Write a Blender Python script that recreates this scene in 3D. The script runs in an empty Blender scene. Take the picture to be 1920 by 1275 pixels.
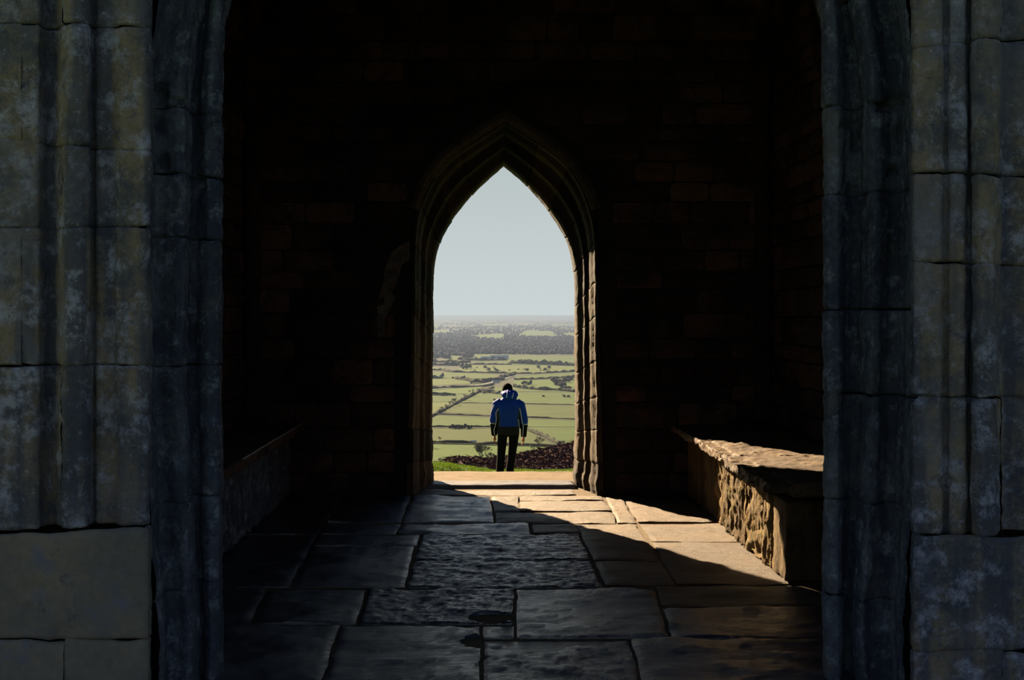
import bpy, bmesh, math, random
import numpy as np
from mathutils import Vector, noise, Matrix
from mathutils.bvhtree import BVHTree

random.seed(7)
C = bpy.context.scene.collection
SC = bpy.context.scene
F = 2200.0          # focal length in pixels of a 1920 px wide frame
VX, VY = 905.0, 590.0   # where the tower's axis meets the horizon in the photograph
EYE = 1.6

# ------------------------------------------------------------------ camera
cam = bpy.data.cameras.new('camera'); camo = bpy.data.objects.new('camera', cam); C.objects.link(camo)
camo.location = (0, 0, EYE); camo.rotation_euler = (math.pi/2, 0, 0)
cam.sensor_width = 36; cam.lens = F*36/1920
cam.shift_x = (960-VX)/1920; cam.shift_y = (VY-637.5)/1920
cam.clip_start = 0.05; cam.clip_end = 120000
SC.camera = camo

# ------------------------------------------------------------------ sky
W = bpy.data.worlds.new('sky'); SC.world = W; W.use_nodes = True
wn, wl = W.node_tree.nodes, W.node_tree.links
wn.clear()
wo = wn.new('ShaderNodeOutputWorld'); wb = wn.new('ShaderNodeBackground')
tc = wn.new('ShaderNodeTexCoord'); sx = wn.new('ShaderNodeSeparateXYZ'); wr = wn.new('ShaderNodeValToRGB')
wl.new(tc.outputs['Generated'], sx.inputs[0]); wl.new(sx.outputs['Z'], wr.inputs[0])
wl.new(wr.outputs[0], wb.inputs[0]); wl.new(wb.outputs[0], wo.inputs[0])
e = wr.color_ramp.elements
SKY = [(0.0, (.60, .66, .66)), (.05, (.56, .62, .63)), (.13, (.48, .545, .55)), (.3, (.20, .28, .38)), (.6, (.045, .085, .18)), (1.0, (.02, .045, .11))]
e[0].position = 0; e[0].color = SKY[0][1]+(1,)
e[1].position = 1; e[1].color = SKY[-1][1]+(1,)
for p, c in SKY[1:-1]:
    q = e.new(p); q.color = c+(1,)
wb.inputs[1].default_value = 1.0

# ------------------------------------------------------------------ sun
SUN_SLOPE, SUN_EL = 0.53, math.radians(24.5)
az = math.atan(SUN_SLOPE)
sl = bpy.data.lights.new('sun', 'SUN'); sl.energy = 27.0; sl.angle = math.radians(0.6); sl.color = (1.0, .74, .45)
so = bpy.data.objects.new('sun', sl); C.objects.link(so)
ldir = Vector((math.sin(az)*math.cos(SUN_EL), -math.cos(az)*math.cos(SUN_EL), -math.sin(SUN_EL)))
so.rotation_euler = ldir.to_track_quat('-Z', 'Y').to_euler()
so.location = (-20, 40, 30)

SC.view_settings.view_transform = 'Standard'; SC.view_settings.look = 'None'
SC.view_settings.exposure = 0.0; SC.view_settings.gamma = 1.0
SC.view_settings.use_curve_mapping = False
SC.cycles.use_denoising = True
SC.cycles.max_bounces = 5; SC.cycles.diffuse_bounces = 3; SC.cycles.glossy_bounces = 3
SC.cycles.volume_bounces = 1; SC.cycles.transparent_max_bounces = 6

# ------------------------------------------------------------------ materials
def srgb(r, g, b):
    f = lambda v: (v/255)/12.92 if v/255 <= .04045 else ((v/255+.055)/1.055)**2.4
    return (f(r), f(g), f(b), 1)

def N(nt, t, **kw):
    n = nt.nodes.new(t)
    for k, v in kw.items(): setattr(n, k, v)
    return n

def stone_mat(name, cols, patch=1.6, fine=22, stretch=(1, 1, 1), rough=.9, bump=.5, bdist=.012, spots=None, streak=None, rnd=.25, spec=.3, mid=6.0):
    """cols: list of (position, rgb); patch = size of large stains; fine = grain; streak = rgb, of dark vertical runs; spots = rgb of lichen."""
    m = bpy.data.materials.new(name); m.use_nodes = True
    nt = m.node_tree; L = nt.links; b = nt.nodes['Principled BSDF']
    geo = N(nt, 'ShaderNodeNewGeometry'); oi = N(nt, 'ShaderNodeObjectInfo')
    mp = N(nt, 'ShaderNodeMapping'); mp.inputs['Scale'].default_value = stretch
    L.new(geo.outputs['Position'], mp.inputs['Vector'])
    n1 = N(nt, 'ShaderNodeTexNoise'); n1.inputs['Scale'].default_value = patch; n1.inputs['Detail'].default_value = 8; n1.inputs['Roughness'].default_value = .68
    n2 = N(nt, 'ShaderNodeTexNoise'); n2.inputs['Scale'].default_value = fine; n2.inputs['Detail'].default_value = 6; n2.inputs['Roughness'].default_value = .7
    L.new(mp.outputs[0], n1.inputs['Vector']); L.new(mp.outputs[0], n2.inputs['Vector'])
    a = N(nt, 'ShaderNodeMath', operation='MULTIPLY_ADD'); L.new(n2.outputs['Fac'], a.inputs[0]); a.inputs[1].default_value = .45
    L.new(n1.outputs['Fac'], a.inputs[2])
    a2 = N(nt, 'ShaderNodeMath', operation='MULTIPLY_ADD'); L.new(oi.outputs['Random'], a2.inputs[0]); a2.inputs[1].default_value = rnd
    L.new(a.outputs[0], a2.inputs[2])
    a3 = N(nt, 'ShaderNodeMath', operation='ADD'); L.new(a2.outputs[0], a3.inputs[0]); a3.inputs[1].default_value = -.225-rnd/2
    cr = N(nt, 'ShaderNodeValToRGB'); L.new(a3.outputs[0], cr.inputs[0])
    el = cr.color_ramp.elements
    el[0].position, el[0].color = cols[0][0], tuple(cols[0][1])+(1,)
    el[1].position, el[1].color = cols[-1][0], tuple(cols[-1][1])+(1,)
    for p, c in cols[1:-1]:
        q = el.new(p); q.color = tuple(c)+(1,)
    out = cr.outputs[0]
    if streak:
        ms = N(nt, 'ShaderNodeMapping'); ms.inputs['Scale'].default_value = (9, 9, .55)
        L.new(geo.outputs['Position'], ms.inputs['Vector'])
        ns = N(nt, 'ShaderNodeTexNoise'); ns.inputs['Scale'].default_value = 1.0; ns.inputs['Detail'].default_value = 4
        L.new(ms.outputs[0], ns.inputs['Vector'])
        rs = N(nt, 'ShaderNodeMapRange'); rs.inputs[1].default_value = .47; rs.inputs[2].default_value = .62; rs.inputs[4].default_value = .8
        L.new(ns.outputs['Fac'], rs.inputs[0])
        mx = N(nt, 'ShaderNodeMix', data_type='RGBA'); L.new(rs.outputs[0], mx.inputs[0]); L.new(out, mx.inputs[6]); mx.inputs[7].default_value = tuple(streak)+(1,)
        out = mx.outputs[2]
    if spots:
        for (col, sc, lo, hi, amt) in spots:
            nsp = N(nt, 'ShaderNodeTexNoise'); nsp.inputs['Scale'].default_value = sc; nsp.inputs['Detail'].default_value = 9; nsp.inputs['Roughness'].default_value = .8
            off = N(nt, 'ShaderNodeMapping'); off.inputs['Location'].default_value = (sc*3.1, sc*1.7, -sc)
            L.new(geo.outputs['Position'], off.inputs['Vector']); L.new(off.outputs[0], nsp.inputs['Vector'])
            rs = N(nt, 'ShaderNodeMapRange'); rs.inputs[1].default_value = lo; rs.inputs[2].default_value = hi; rs.inputs[4].default_value = amt
            L.new(nsp.outputs['Fac'], rs.inputs[0])
            mx = N(nt, 'ShaderNodeMix', data_type='RGBA'); L.new(rs.outputs[0], mx.inputs[0]); L.new(out, mx.inputs[6]); mx.inputs[7].default_value = tuple(col)+(1,)
            out = mx.outputs[2]
    L.new(out, b.inputs['Base Color'])
    b.inputs['Roughness'].default_value = rough; b.inputs['Specular IOR Level'].default_value = spec
    nb = N(nt, 'ShaderNodeTexNoise'); nb.inputs['Scale'].default_value = mid; nb.inputs['Detail'].default_value = 10; nb.inputs['Roughness'].default_value = .72
    L.new(mp.outputs[0], nb.inputs['Vector'])
    bp = N(nt, 'ShaderNodeBump'); bp.inputs['Strength'].default_value = bump; bp.inputs['Distance'].default_value = bdist*4
    L.new(nb.outputs['Fac'], bp.inputs['Height']); L.new(bp.outputs[0], b.inputs['Normal'])
    return m

def plain(name, col, rough=.8, noise_amt=.25, scale=3.0, spec=.3, bump=0, col2=None):
    m = bpy.data.materials.new(name); m.use_nodes = True
    nt = m.node_tree; L = nt.links; b = nt.nodes['Principled BSDF']
    geo = N(nt, 'ShaderNodeNewGeometry')
    n1 = N(nt, 'ShaderNodeTexNoise'); n1.inputs['Scale'].default_value = scale; n1.inputs['Detail'].default_value = 6; n1.inputs['Roughness'].default_value = .65
    L.new(geo.outputs['Position'], n1.inputs['Vector'])
    cr = N(nt, 'ShaderNodeValToRGB'); L.new(n1.outputs['Fac'], cr.inputs[0])
    k = noise_amt; c2 = col2 or col
    cr.color_ramp.elements[0].position = .3; cr.color_ramp.elements[0].color = tuple(v*(1-k) for v in col[:3])+(1,)
    cr.color_ramp.elements[1].position = .7; cr.color_ramp.elements[1].color = tuple(v*(1+k) for v in c2[:3])+(1,)
    L.new(cr.outputs[0], b.inputs['Base Color'])
    b.inputs['Roughness'].default_value = rough; b.inputs['Specular IOR Level'].default_value = spec
    if bump:
        bp = N(nt, 'ShaderNodeBump'); bp.inputs['Strength'].default_value = .6; bp.inputs['Distance'].default_value = bump
        L.new(n1.outputs['Fac'], bp.inputs['Height']); L.new(bp.outputs[0], b.inputs['Normal'])
    return m

M = {}
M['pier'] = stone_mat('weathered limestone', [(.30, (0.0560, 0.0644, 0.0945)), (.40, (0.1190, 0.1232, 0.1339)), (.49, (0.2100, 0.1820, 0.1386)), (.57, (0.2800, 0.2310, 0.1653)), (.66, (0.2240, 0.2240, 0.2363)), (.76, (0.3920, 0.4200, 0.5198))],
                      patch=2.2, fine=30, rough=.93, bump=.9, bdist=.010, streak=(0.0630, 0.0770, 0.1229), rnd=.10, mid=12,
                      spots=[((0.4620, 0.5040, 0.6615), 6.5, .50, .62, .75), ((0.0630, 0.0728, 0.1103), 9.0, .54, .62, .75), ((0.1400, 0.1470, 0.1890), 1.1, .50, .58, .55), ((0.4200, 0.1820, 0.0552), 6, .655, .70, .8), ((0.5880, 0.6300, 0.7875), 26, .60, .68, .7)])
M['pier_dark'] = stone_mat('dark bluish limestone', [(.3, (0.0327, 0.0416, 0.0670)), (.48, (0.0744, 0.0892, 0.1265)), (.6, (0.1265, 0.1443, 0.1815)), (.75, (0.2380, 0.2677, 0.3124))],
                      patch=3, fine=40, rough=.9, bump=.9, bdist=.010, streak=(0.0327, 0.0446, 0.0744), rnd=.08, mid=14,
                      spots=[((0.2975, 0.3421, 0.4165), 12, .52, .64, .7), ((0.1487, 0.1414, 0.1116), 2.0, .55, .62, .5), ((0.0298, 0.0372, 0.0595), 7, .58, .64, .7)])  # darker, bluer tone for the jambs and left bench
M['plinth'] = stone_mat('smooth sandstone', [(.3, (0.1040, 0.1071, 0.1161)), (.5, (0.1560, 0.1452, 0.1229)), (.65, (0.2021, 0.1785, 0.1433))],
                      patch=1.6, fine=30, rough=.9, bump=.5, bdist=.006, rnd=.08,
                      spots=[((0.1270, 0.1428, 0.2048), 2.6, .54, .62, .8), ((0.2541, 0.1428, 0.0682), 5, .62, .70, .5), ((0.0577, 0.0655, 0.0955), 8, .58, .64, .6)])
M['rubble'] = stone_mat('shade darkened rubble stone', [(.3, (0.0098, 0.0064, 0.0055)), (.48, (0.0343, 0.0173, 0.0118)), (.62, (0.0735, 0.0328, 0.0200)), (.75, (0.1078, 0.0546, 0.0328))],
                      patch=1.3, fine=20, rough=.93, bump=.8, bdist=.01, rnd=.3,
                      spots=[((0.0118, 0.0109, 0.0127), 2.2, .50, .58, .8), ((0.0294, 0.0410, 0.0182), 3.0, .6, .66, .6)])  # interior gloom is partly put into this low stone colour
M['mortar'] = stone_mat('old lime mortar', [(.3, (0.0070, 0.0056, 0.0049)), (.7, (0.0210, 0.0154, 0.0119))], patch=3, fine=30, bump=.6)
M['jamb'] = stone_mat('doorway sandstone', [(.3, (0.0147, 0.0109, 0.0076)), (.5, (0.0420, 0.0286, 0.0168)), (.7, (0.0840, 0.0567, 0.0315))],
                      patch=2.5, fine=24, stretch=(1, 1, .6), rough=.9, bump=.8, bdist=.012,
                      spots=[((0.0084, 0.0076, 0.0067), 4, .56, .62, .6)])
M['vous'] = stone_mat('soot dark arch stone', [(.3, (0.0050, 0.0050, 0.0059)), (.5, (0.0147, 0.0109, 0.0084)), (.7, (0.0336, 0.0218, 0.0134))], patch=2.5, fine=24, bump=.8, rnd=.45)  # darker than the jamb stone, for the upper arch
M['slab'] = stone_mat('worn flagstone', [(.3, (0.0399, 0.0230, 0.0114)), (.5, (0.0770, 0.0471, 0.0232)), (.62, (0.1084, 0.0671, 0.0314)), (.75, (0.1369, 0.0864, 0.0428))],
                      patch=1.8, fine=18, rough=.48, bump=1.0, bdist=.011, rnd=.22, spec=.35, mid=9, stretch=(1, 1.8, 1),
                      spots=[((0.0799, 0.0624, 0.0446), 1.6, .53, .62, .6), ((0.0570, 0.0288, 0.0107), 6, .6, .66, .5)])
M['slab_rough'] = stone_mat('pitted shade toned flagstone', [(.3, (.014, .016, .022)), (.5, (.030, .033, .042)), (.7, (.06, .063, .075))],
                      patch=2.5, fine=20, rough=.17, bump=.45, bdist=.008, rnd=.05, spec=1.0, mid=16, stretch=(1, 2.0, 1))  # shaded copy of the flagstone, shade put in as a dark bluish tone
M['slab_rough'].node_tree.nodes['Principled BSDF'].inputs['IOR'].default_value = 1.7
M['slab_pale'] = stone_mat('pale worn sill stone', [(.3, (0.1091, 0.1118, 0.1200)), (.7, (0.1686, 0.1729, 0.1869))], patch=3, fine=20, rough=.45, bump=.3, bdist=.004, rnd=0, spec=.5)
M['joint'] = plain('gritty joint fill', (0.0930, 0.0620, 0.0310), .95, .5, 30, bump=.01)
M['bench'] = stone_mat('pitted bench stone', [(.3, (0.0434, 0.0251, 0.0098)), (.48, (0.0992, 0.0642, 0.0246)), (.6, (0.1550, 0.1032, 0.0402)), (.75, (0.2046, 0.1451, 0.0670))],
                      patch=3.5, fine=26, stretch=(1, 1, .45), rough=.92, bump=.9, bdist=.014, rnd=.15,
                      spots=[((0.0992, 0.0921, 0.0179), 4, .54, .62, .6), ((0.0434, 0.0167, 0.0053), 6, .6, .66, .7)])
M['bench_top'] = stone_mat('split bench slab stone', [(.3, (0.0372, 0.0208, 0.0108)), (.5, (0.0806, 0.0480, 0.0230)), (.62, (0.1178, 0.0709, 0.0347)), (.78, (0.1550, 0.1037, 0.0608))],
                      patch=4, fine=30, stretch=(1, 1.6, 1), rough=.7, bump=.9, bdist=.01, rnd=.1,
                      spots=[((0.0558, 0.0464, 0.0434), 5, .55, .63, .5)])
M['sand'] = plain('trodden sandy path', (0.1116, 0.0718, 0.0330), .95, .22, 6, bump=.02)
M['grass'] = plain('green turf', (.055, .115, .010), .9, .4, 5, bump=.03, col2=(0.0700, 0.1300, 0.0180))
M['blade'] = plain('grass blade green', (0.0600, 0.1400, 0.0120), .8, .4, 9, col2=(0.0900, 0.1700, 0.0200))

# ------------------------------------------------------------------ helpers
def mesh_obj(name, verts, faces, mat, parent=None, smooth=False):
    me = bpy.data.meshes.new(name)
    me.from_pydata([tuple(v) for v in verts], [], faces); me.update()
    if smooth: me.polygons.foreach_set('use_smooth', [True]*len(me.polygons))
    for mm in (mat if isinstance(mat, (list, tuple)) else [mat]): me.materials.append(mm)
    o = bpy.data.objects.new(name, me); C.objects.link(o)
    if parent: o.parent = parent
    return o

def empty(name, loc=(0, 0, 0)):
    o = bpy.data.objects.new(name, None); o.location = loc; C.objects.link(o); return o

def tag(o, label=None, cat=None, group=None, kind=None):
    if label: o['label'] = label
    if cat: o['category'] = cat
    if group: o['group'] = group
    if kind: o['kind'] = kind
    return o

def adopt(child, parent):
    child.parent = parent
    child.location = child.location - parent.location

def fbm(x, y, z, o=4):
    return noise.fractal(Vector((x, y, z)), .8, 2.1, o)

def grid_faces(nu, nv, off=0, closed=False):
    f = []
    for i in range(nu-1):
        for j in range(nv-1 if not closed else nv):
            a = off+i*nv+j; b = off+i*nv+(j+1) % nv
            f.append((a, b, b+nv, a+nv))
    return f

def box(x0, x1, y0, y1, z0, z1):
    v = [(x0,y0,z0),(x1,y0,z0),(x1,y1,z0),(x0,y1,z0),(x0,y0,z1),(x1,y0,z1),(x1,y1,z1),(x0,y1,z1)]
    f = [(0,3,2,1),(4,5,6,7),(0,1,5,4),(1,2,6,5),(2,3,7,6),(3,0,4,7)]
    return v, f

def join(parts):
    V, Fc = [], []
    for v, f in parts:
        o = len(V); V += list(v); Fc += [tuple(i+o for i in q) for q in f]
    return V, Fc

def tube(pts, rad, n=8, cap=True):
    V, Fc = [], []
    P = [Vector(p) for p in pts]
    up = Vector((0, 1, 0))
    for i, p in enumerate(P):
        t = (P[min(i+1, len(P)-1)]-P[max(i-1, 0)]).normalized()
        a = t.cross(up)
        if a.length < .05: a = t.cross(Vector((1, 0, 0)))
        a.normalize(); b = t.cross(a)
        r = rad[i] if isinstance(rad, (list, tuple)) else rad
        ra, rb = r if isinstance(r, tuple) else (r, r)
        for k in range(n):
            th = 2*math.pi*k/n
            V.append(p+a*math.cos(th)*ra+b*math.sin(th)*rb)
    for i in range(len(P)-1):
        for k in range(n):
            a0 = i*n+k; b0 = i*n+(k+1) % n
            Fc.append((a0, b0, b0+n, a0+n))
    if cap:
        Fc.append(tuple(range(n-1, -1, -1))); Fc.append(tuple(range((len(P)-1)*n, len(P)*n)))
    return V, Fc

def catmull(pts, n):
    out = []
    P = [np.array(p, float) for p in pts]
    for i in range(len(P)-1):
        p0 = P[i-1] if i else 2*P[0]-P[1]
        p3 = P[i+2] if i+2 < len(P) else 2*P[-1]-P[-2]
        for k in range(n):
            t = k/n
            out.append(.5*(2*P[i]+(P[i+1]-p0)*t+(2*p0-5*P[i]+4*P[i+1]-p3)*t*t+(3*P[i+1]-p0-3*P[i+2 if False else i]+p3 if False else (-p0+3*P[i]-3*P[i+1]+p3))*t**3))
    out.append(P[-1])
    return np.array(out)

def resample(path, n):
    d = np.r_[0, np.cumsum(np.linalg.norm(np.diff(path, axis=0), axis=1))]
    s = np.linspace(0, d[-1], n)
    return np.c_[np.interp(s, d, path[:, 0]), np.interp(s, d, path[:, 1])]

def floor_pt(px, py, z=0.0):
    Y = F*(EYE-z)/(py-VY)
    return ((px-VX)/F*Y, Y)

# ================================================================== THE TOWER
YI, YO = 10.45, 11.24       # inner and outer face of the far wall
CX = .20                    # middle of both arches
XL, XR = -2.12, 2.56        # inner faces of side walls
YF0, YF1 = 4.86, 6.20       # outer and inner face of the near wall
TOP = 13.0

# ---- far doorway: outline A (narrow, outside) and B (wide, inside), as half outlines (dx, z) up to the apex
A = resample(catmull([(.685, -.05), (.68, .6), (.675, 1.3), (.67, 1.9), (.648, 2.13), (.60, 2.3), (.53, 2.435), (.435, 2.575), (.315, 2.72), (.17, 2.87), (0, 3.015)], 8), 90)
B = resample(catmull([(.83, -.05), (.815, .6), (.805, 1.3), (.80, 1.9), (.79, 2.30), (.75, 2.52), (.65, 2.77), (.48, 2.98), (.24, 3.15), (0, 3.30)], 8), 90)

def offset_half(P, u):
    T = np.gradient(P, axis=0); T /= np.linalg.norm(T, axis=1)[:, None]
    n = np.c_[T[:, 1], -T[:, 0]]
    Q = P+n*u
    sa = n[-1][1]
    Q[-1] = (0, P[-1][1]+u/max(abs(sa), .3))
    Q[:, 0] = np.maximum(Q[:, 0], 0)
    return Q

def arch_wall(name, half, cx, x0, x1, z0, z1, y0, y1, mat, parent=None):
    """a solid wall with a pointed opening."""
    V, Fc = [], []
    n = len(half)
    def layer(y):
        o = len(V)
        for dx, z in half: V.append((cx-dx, y, max(z, z0)))
        for dx, z in half: V.append((cx+dx, y, max(z, z0)))
        for dx, z in half: V.append((x0, y, max(z, z0)))
        for dx, z in half: V.append((x1, y, max(z, z0)))
        V.append((x0, y, z1)); V.append((x1, y, z1))
        return o
    for y, flip in ((y0, False), (y1, True)):
        o = layer(y)
        fs = []
        for i in range(n-1):
            fs.append((o+2*n+i, o+i, o+i+1, o+2*n+i+1))
            fs.append((o+n+i, o+3*n+i, o+3*n+i+1, o+n+i+1))
        fs.append((o+2*n+n-1, o+n-1, o+3*n+n-1, o+4*n+1, o+4*n))
        Fc += [tuple(reversed(f)) for f in fs] if flip else fs
    o2 = 4*n+2
    for i in range(n-1):
        Fc.append((i, o2+i, o2+i+1, i+1)); Fc.append((n+i, n+i+1, o2+n+i+1, o2+n+i))
    Fc.append((4*n, 4*n+1, o2+4*n+1, o2+4*n))
    Fc.append((2*n, 3*n-1, 4*n, o2+4*n, o2+3*n-1, o2+2*n)); Fc.append((3*n, o2+3*n, o2+4*n-1, o2+4*n+1, 4*n+1, 4*n-1))
    return mesh_obj(name, V, Fc, mat, parent)

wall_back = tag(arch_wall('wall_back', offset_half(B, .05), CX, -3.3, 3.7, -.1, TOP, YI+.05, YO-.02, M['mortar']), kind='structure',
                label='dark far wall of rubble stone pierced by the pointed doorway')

# doorway orders, cut into stones
ORDER = [(1.35, YO+.01), (.06, YO+.01), (0, YO-.03), (0, 10.98), (.08, 10.94), (.36, 10.90), (.42, 10.87), (.44, 10.80), (.47, 10.765), (.70, 10.75), (.76, 10.72), (.78, 10.62), (.84, 10.58), (.97, 10.55), (1.0, 10.50), (1.02, YI), (1.3, YI-.004)]
def dense_profile(P, step):
    out = []
    for a, b in zip(P[:-1], P[1:]):
        L = math.hypot((b[0]-a[0])*.15, b[1]-a[1]); k = max(1, int(L/step))
        for i in range(k): out.append((a[0]+(b[0]-a[0])*i/k, a[1]+(b[1]-a[1])*i/k))
    out.append(P[-1]); return out
ORD = dense_profile(ORDER, .02)
def door_surface(s, side, t, y):
    i = s*(len(A)-1); k = min(int(i), len(A)-2); fr = i-k
    a = A[k]*(1-fr)+A[k+1]*fr; b = B[k]*(1-fr)+B[k+1]*fr
    q = a*(1-min(t, 1))+b*min(t, 1)
    if t > 1:
        d = b-a; d = d/np.linalg.norm(d); q = q+d*(t-1)*.17
        if s > .999: q[0] = 0
    return Vector((CX+side*q[0], y, q[1]))
for side in (-1, 1):
    cuts = [0]; 
    while cuts[-1] < 1: cuts.append(min(1, cuts[-1]+random.uniform(.075, .115)))
    if 1-cuts[-2] < .05: cuts.pop(-2)
    for ci, (s0, s1) in enumerate(zip(cuts[:-1], cuts[1:])):
        rows = max(6, int((s1-s0)*3.6/.025))
        V = []
        ss = [s0, s0+.0015]+[s0+(s1-s0)*k/rows for k in range(1, rows)]+[s1-.0015, s1]
        rv = random.uniform(-.004, .004)
        for r, s in enumerate(ss):
            inset = .012 if r in (0, len(ss)-1) else 0
            for t, y in ORD:
                p = door_surface(s, side, t, y); rv_ = 0 if r in (0, len(ss)-1) else rv
                edge = 1 if .0 <= t <= 1.05 else .3
                d = fbm(p.x*6, p.y*6, p.z*3.2+side*5)*(.010 if p.z < 1.9 else .005)*edge+fbm(p.x*22, p.y*22, p.z*14)*.004+rv_
                if p.z < .75: d += max(0, .45-p.z)*.045*edge*(1+fbm(p.z*7, side, 0))
                if s > .985: d = 0; inset = 0
                dirx = -side if p.z < 2 else -side*.7
                p = p+Vector((dirx*(d-inset), (-d+inset)*.5, (0 if p.z < 2 else -(d-inset)*.6)))
                V.append(p)
        f = grid_faces(len(ss), len(ORD))
        if side < 0: f = [tuple(reversed(q)) for q in f]
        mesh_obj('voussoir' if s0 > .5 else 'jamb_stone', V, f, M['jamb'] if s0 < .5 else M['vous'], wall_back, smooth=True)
# hood mould
HB0, HB1 = offset_half(B, .015), offset_half(B, .125)
for side in (-1, 1):
    idx = [i for i in range(len(B)) if B[i][1] > 2.50]
    segs = 5; per = (len(idx)-1)/segs
    for k in range(segs):
        ii = idx[int(k*per):int((k+1)*per)+1]
        V = []
        for i in ii:
            a, b = HB0[i], HB1[i]
            inset = .008 if i in (ii[0], ii[-1]) else 0
            for (t, y) in ((0, YI+.03), (0, YI-.035+inset), (.35, YI-.07+inset), (.75, YI-.055+inset), (1, YI+.0), (1, YI+.03)):
                q = a*(1-t)+b*t
                V.append((CX+side*q[0], y+fbm(q[0]*9, side, q[1]*9)*.006, q[1]))
        f = grid_faces(len(ii), 6)
        if side < 0: f = [tuple(reversed(q)) for q in f]
        mesh_obj('hood_stone', V, f, M['jamb'], wall_back)

# ---- rubble stones
def stone_variant():
    """unit rough stone: front face towards -Y, spans -.5...5 in X and Z."""
    nx, nz = 5, 4
    V = []
    rr = random.random()*50
    for j in range(nz):
        for i in range(nx):
            x = -.5+i/(nx-1); z = -.5+j/(nz-1)
            e = max(abs(x), abs(z))*2
            ex = abs(x) > .49; ez = abs(z) > .49
            y = -1.0+fbm(x*2+rr, z*2, rr)*.5+(.45 if ex or ez else 0)+(.35 if ex and ez else 0)
            V.append((x*(.93 if ez and ex else 1)+random.uniform(-.03, .03)*(not ex), y, z*(.93 if ex and ez else 1)+random.uniform(-.04, .04)*(not ez)))
    Fc = grid_faces(nz, nx)
    o = len(V)
    ring = [i for i in range(nx)]+[j*nx+nx-1 for j in range(1, nz)]+[(nz-1)*nx+i for i in range(nx-2, -1, -1)]+[j*nx for j in range(nz-2, 0, -1)]
    for r in ring: V.append((V[r][0], 1.2, V[r][2]))
    m = len(ring)
    for k in range(m): Fc.append((ring[k], o+k, o+(k+1) % m, ring[(k+1) % m]))
    me = bpy.data.meshes.new('rubble_stone'); me.from_pydata(V, [], Fc); me.update(); me.materials.append(M['rubble'])
    return me
RUB = [stone_variant() for _ in range(8)]
def lay(parent, u0, u1, z0, z1, place, skip, hr=(.13, .24), wr_=(.24, .62)):
    z = z0; count = 0
    while z < z1:
        h = random.uniform(*hr); u = u0
        while u < u1-.02:
            w = min(random.uniform(*wr_), u1-u)
            if u1-(u+w) < .15: w = u1-u
            if not skip(u, u+w, z, z+h):
                o = bpy.data.objects.new('rubble_stone', random.choice(RUB)); C.objects.link(o)
                loc, rz = place(u+w/2, z+h/2)
                o.location = loc; o.rotation_euler = (0, 0, rz)
                o.scale = ((w-.012)*random.choice((-1, 1)) if False else (w-.012), random.uniform(.028, .05), h-.012)
                o.parent = parent; count += 1
            u += w
        z += h
    return count
BW = offset_half(B, .14)
def in_door(u0, u1, z0, z1):
    for zz in (z0, (z0+z1)/2, z1):
        if zz > 3.45: continue
        if zz > BW[-1][1]: continue
        hw = np.interp(zz, BW[:, 1], BW[:, 0]) if zz > 2.45 else .99
        if u0 < CX+hw and u1 > CX-hw: return True
    return False
# blocks touching the doorway are trimmed against it: first the strips either side, then above
def lay_back():
    z = 0.0; n = 0
    while z < 4.5:
        h = random.uniform(.15, .26)
        hw = 0
        for zz in (z, z+h/2, z+h):
            if zz <= BW[-1][1]: hw = max(hw, float(np.interp(zz, BW[:, 1], BW[:, 0])) if zz > 2.45 else (.985 if zz < 2.2 else .955))
        spans = [(XL, CX-hw), (CX+hw, XR)] if hw > 0 else [(XL, XR)]
        for (a, b) in spans:
            u = a
            while u < b-.02:
                w = random.uniform(.28, .62)
                if b-(u+w) < .18: w = b-u
                o = bpy.data.objects.new('rubble_stone', random.choice(RUB)); C.objects.link(o)
                o.location = (u+w/2, YI+.045, z+h/2)
                o.scale = (w-.012, random.uniform(.035, .06), h-.012); o.parent = wall_back; n += 1
                u += w
        z += h
    return n
nb_ = lay_back()

# ---- side walls
def side_wall(name, x0, x1, lab):
    v, f = box(x0, x1, YF0+.3, YO-.05, -.1, TOP)
    return tag(mesh_obj(name, v, f, M['mortar']), label=lab, kind='structure')
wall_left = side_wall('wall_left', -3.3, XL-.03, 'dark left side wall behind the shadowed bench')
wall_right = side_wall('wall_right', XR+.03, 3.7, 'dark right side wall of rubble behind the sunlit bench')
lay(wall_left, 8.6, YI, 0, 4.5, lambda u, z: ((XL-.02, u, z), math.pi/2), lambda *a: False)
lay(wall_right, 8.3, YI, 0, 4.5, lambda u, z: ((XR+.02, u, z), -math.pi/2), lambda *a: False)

# ---- corner shafts and vault
ceiling = empty('ceiling', (CX, (YF1+YI)/2, 5.6))
tag(ceiling, label='dark ribbed stone vault lost in shadow above', kind='structure')
def cp(o): adopt(o, ceiling); return o
nv = 18
V = []
for i in range(nv+1):
    for j in range(nv+1):
        x = XL-.1+(XR-XL+.2)*i/nv; y = YF1+.3+(YI-YF1-.2)*j/nv
        a, b = abs(2*i/nv-1), abs(2*j/nv-1)
        V.append((x, y, 6.1-1.9*max(0, (a**2.2)*(b**2.2))-.35*max(a, b)**3))
Vt = [(v[0], v[1], v[2]+.3) for v in V]
f1 = grid_faces(nv+1, nv+1); f2 = [tuple(reversed(q)) for q in grid_faces(nv+1, nv+1, len(V))]
cp(mesh_obj('vault_web', V+Vt, f1+f2, M['mortar'], smooth=True))
for (xa, ya) in ((XL, YI), (XR, YI), (XL, YF1), (XR, YF1)):
    pts = []
    for k in range(13):
        t = k/12; x = xa+(CX+.02-xa)*t; y = ya+((YF1+YI)/2-ya)*t
        pts.append((x, y, 3.9+2.15*(1-(1-t)**2)**.5))
    v, f = tube(pts, .09, 8); cp(mesh_obj('vault_rib', v, f, M['rubble'], smooth=True))
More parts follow.
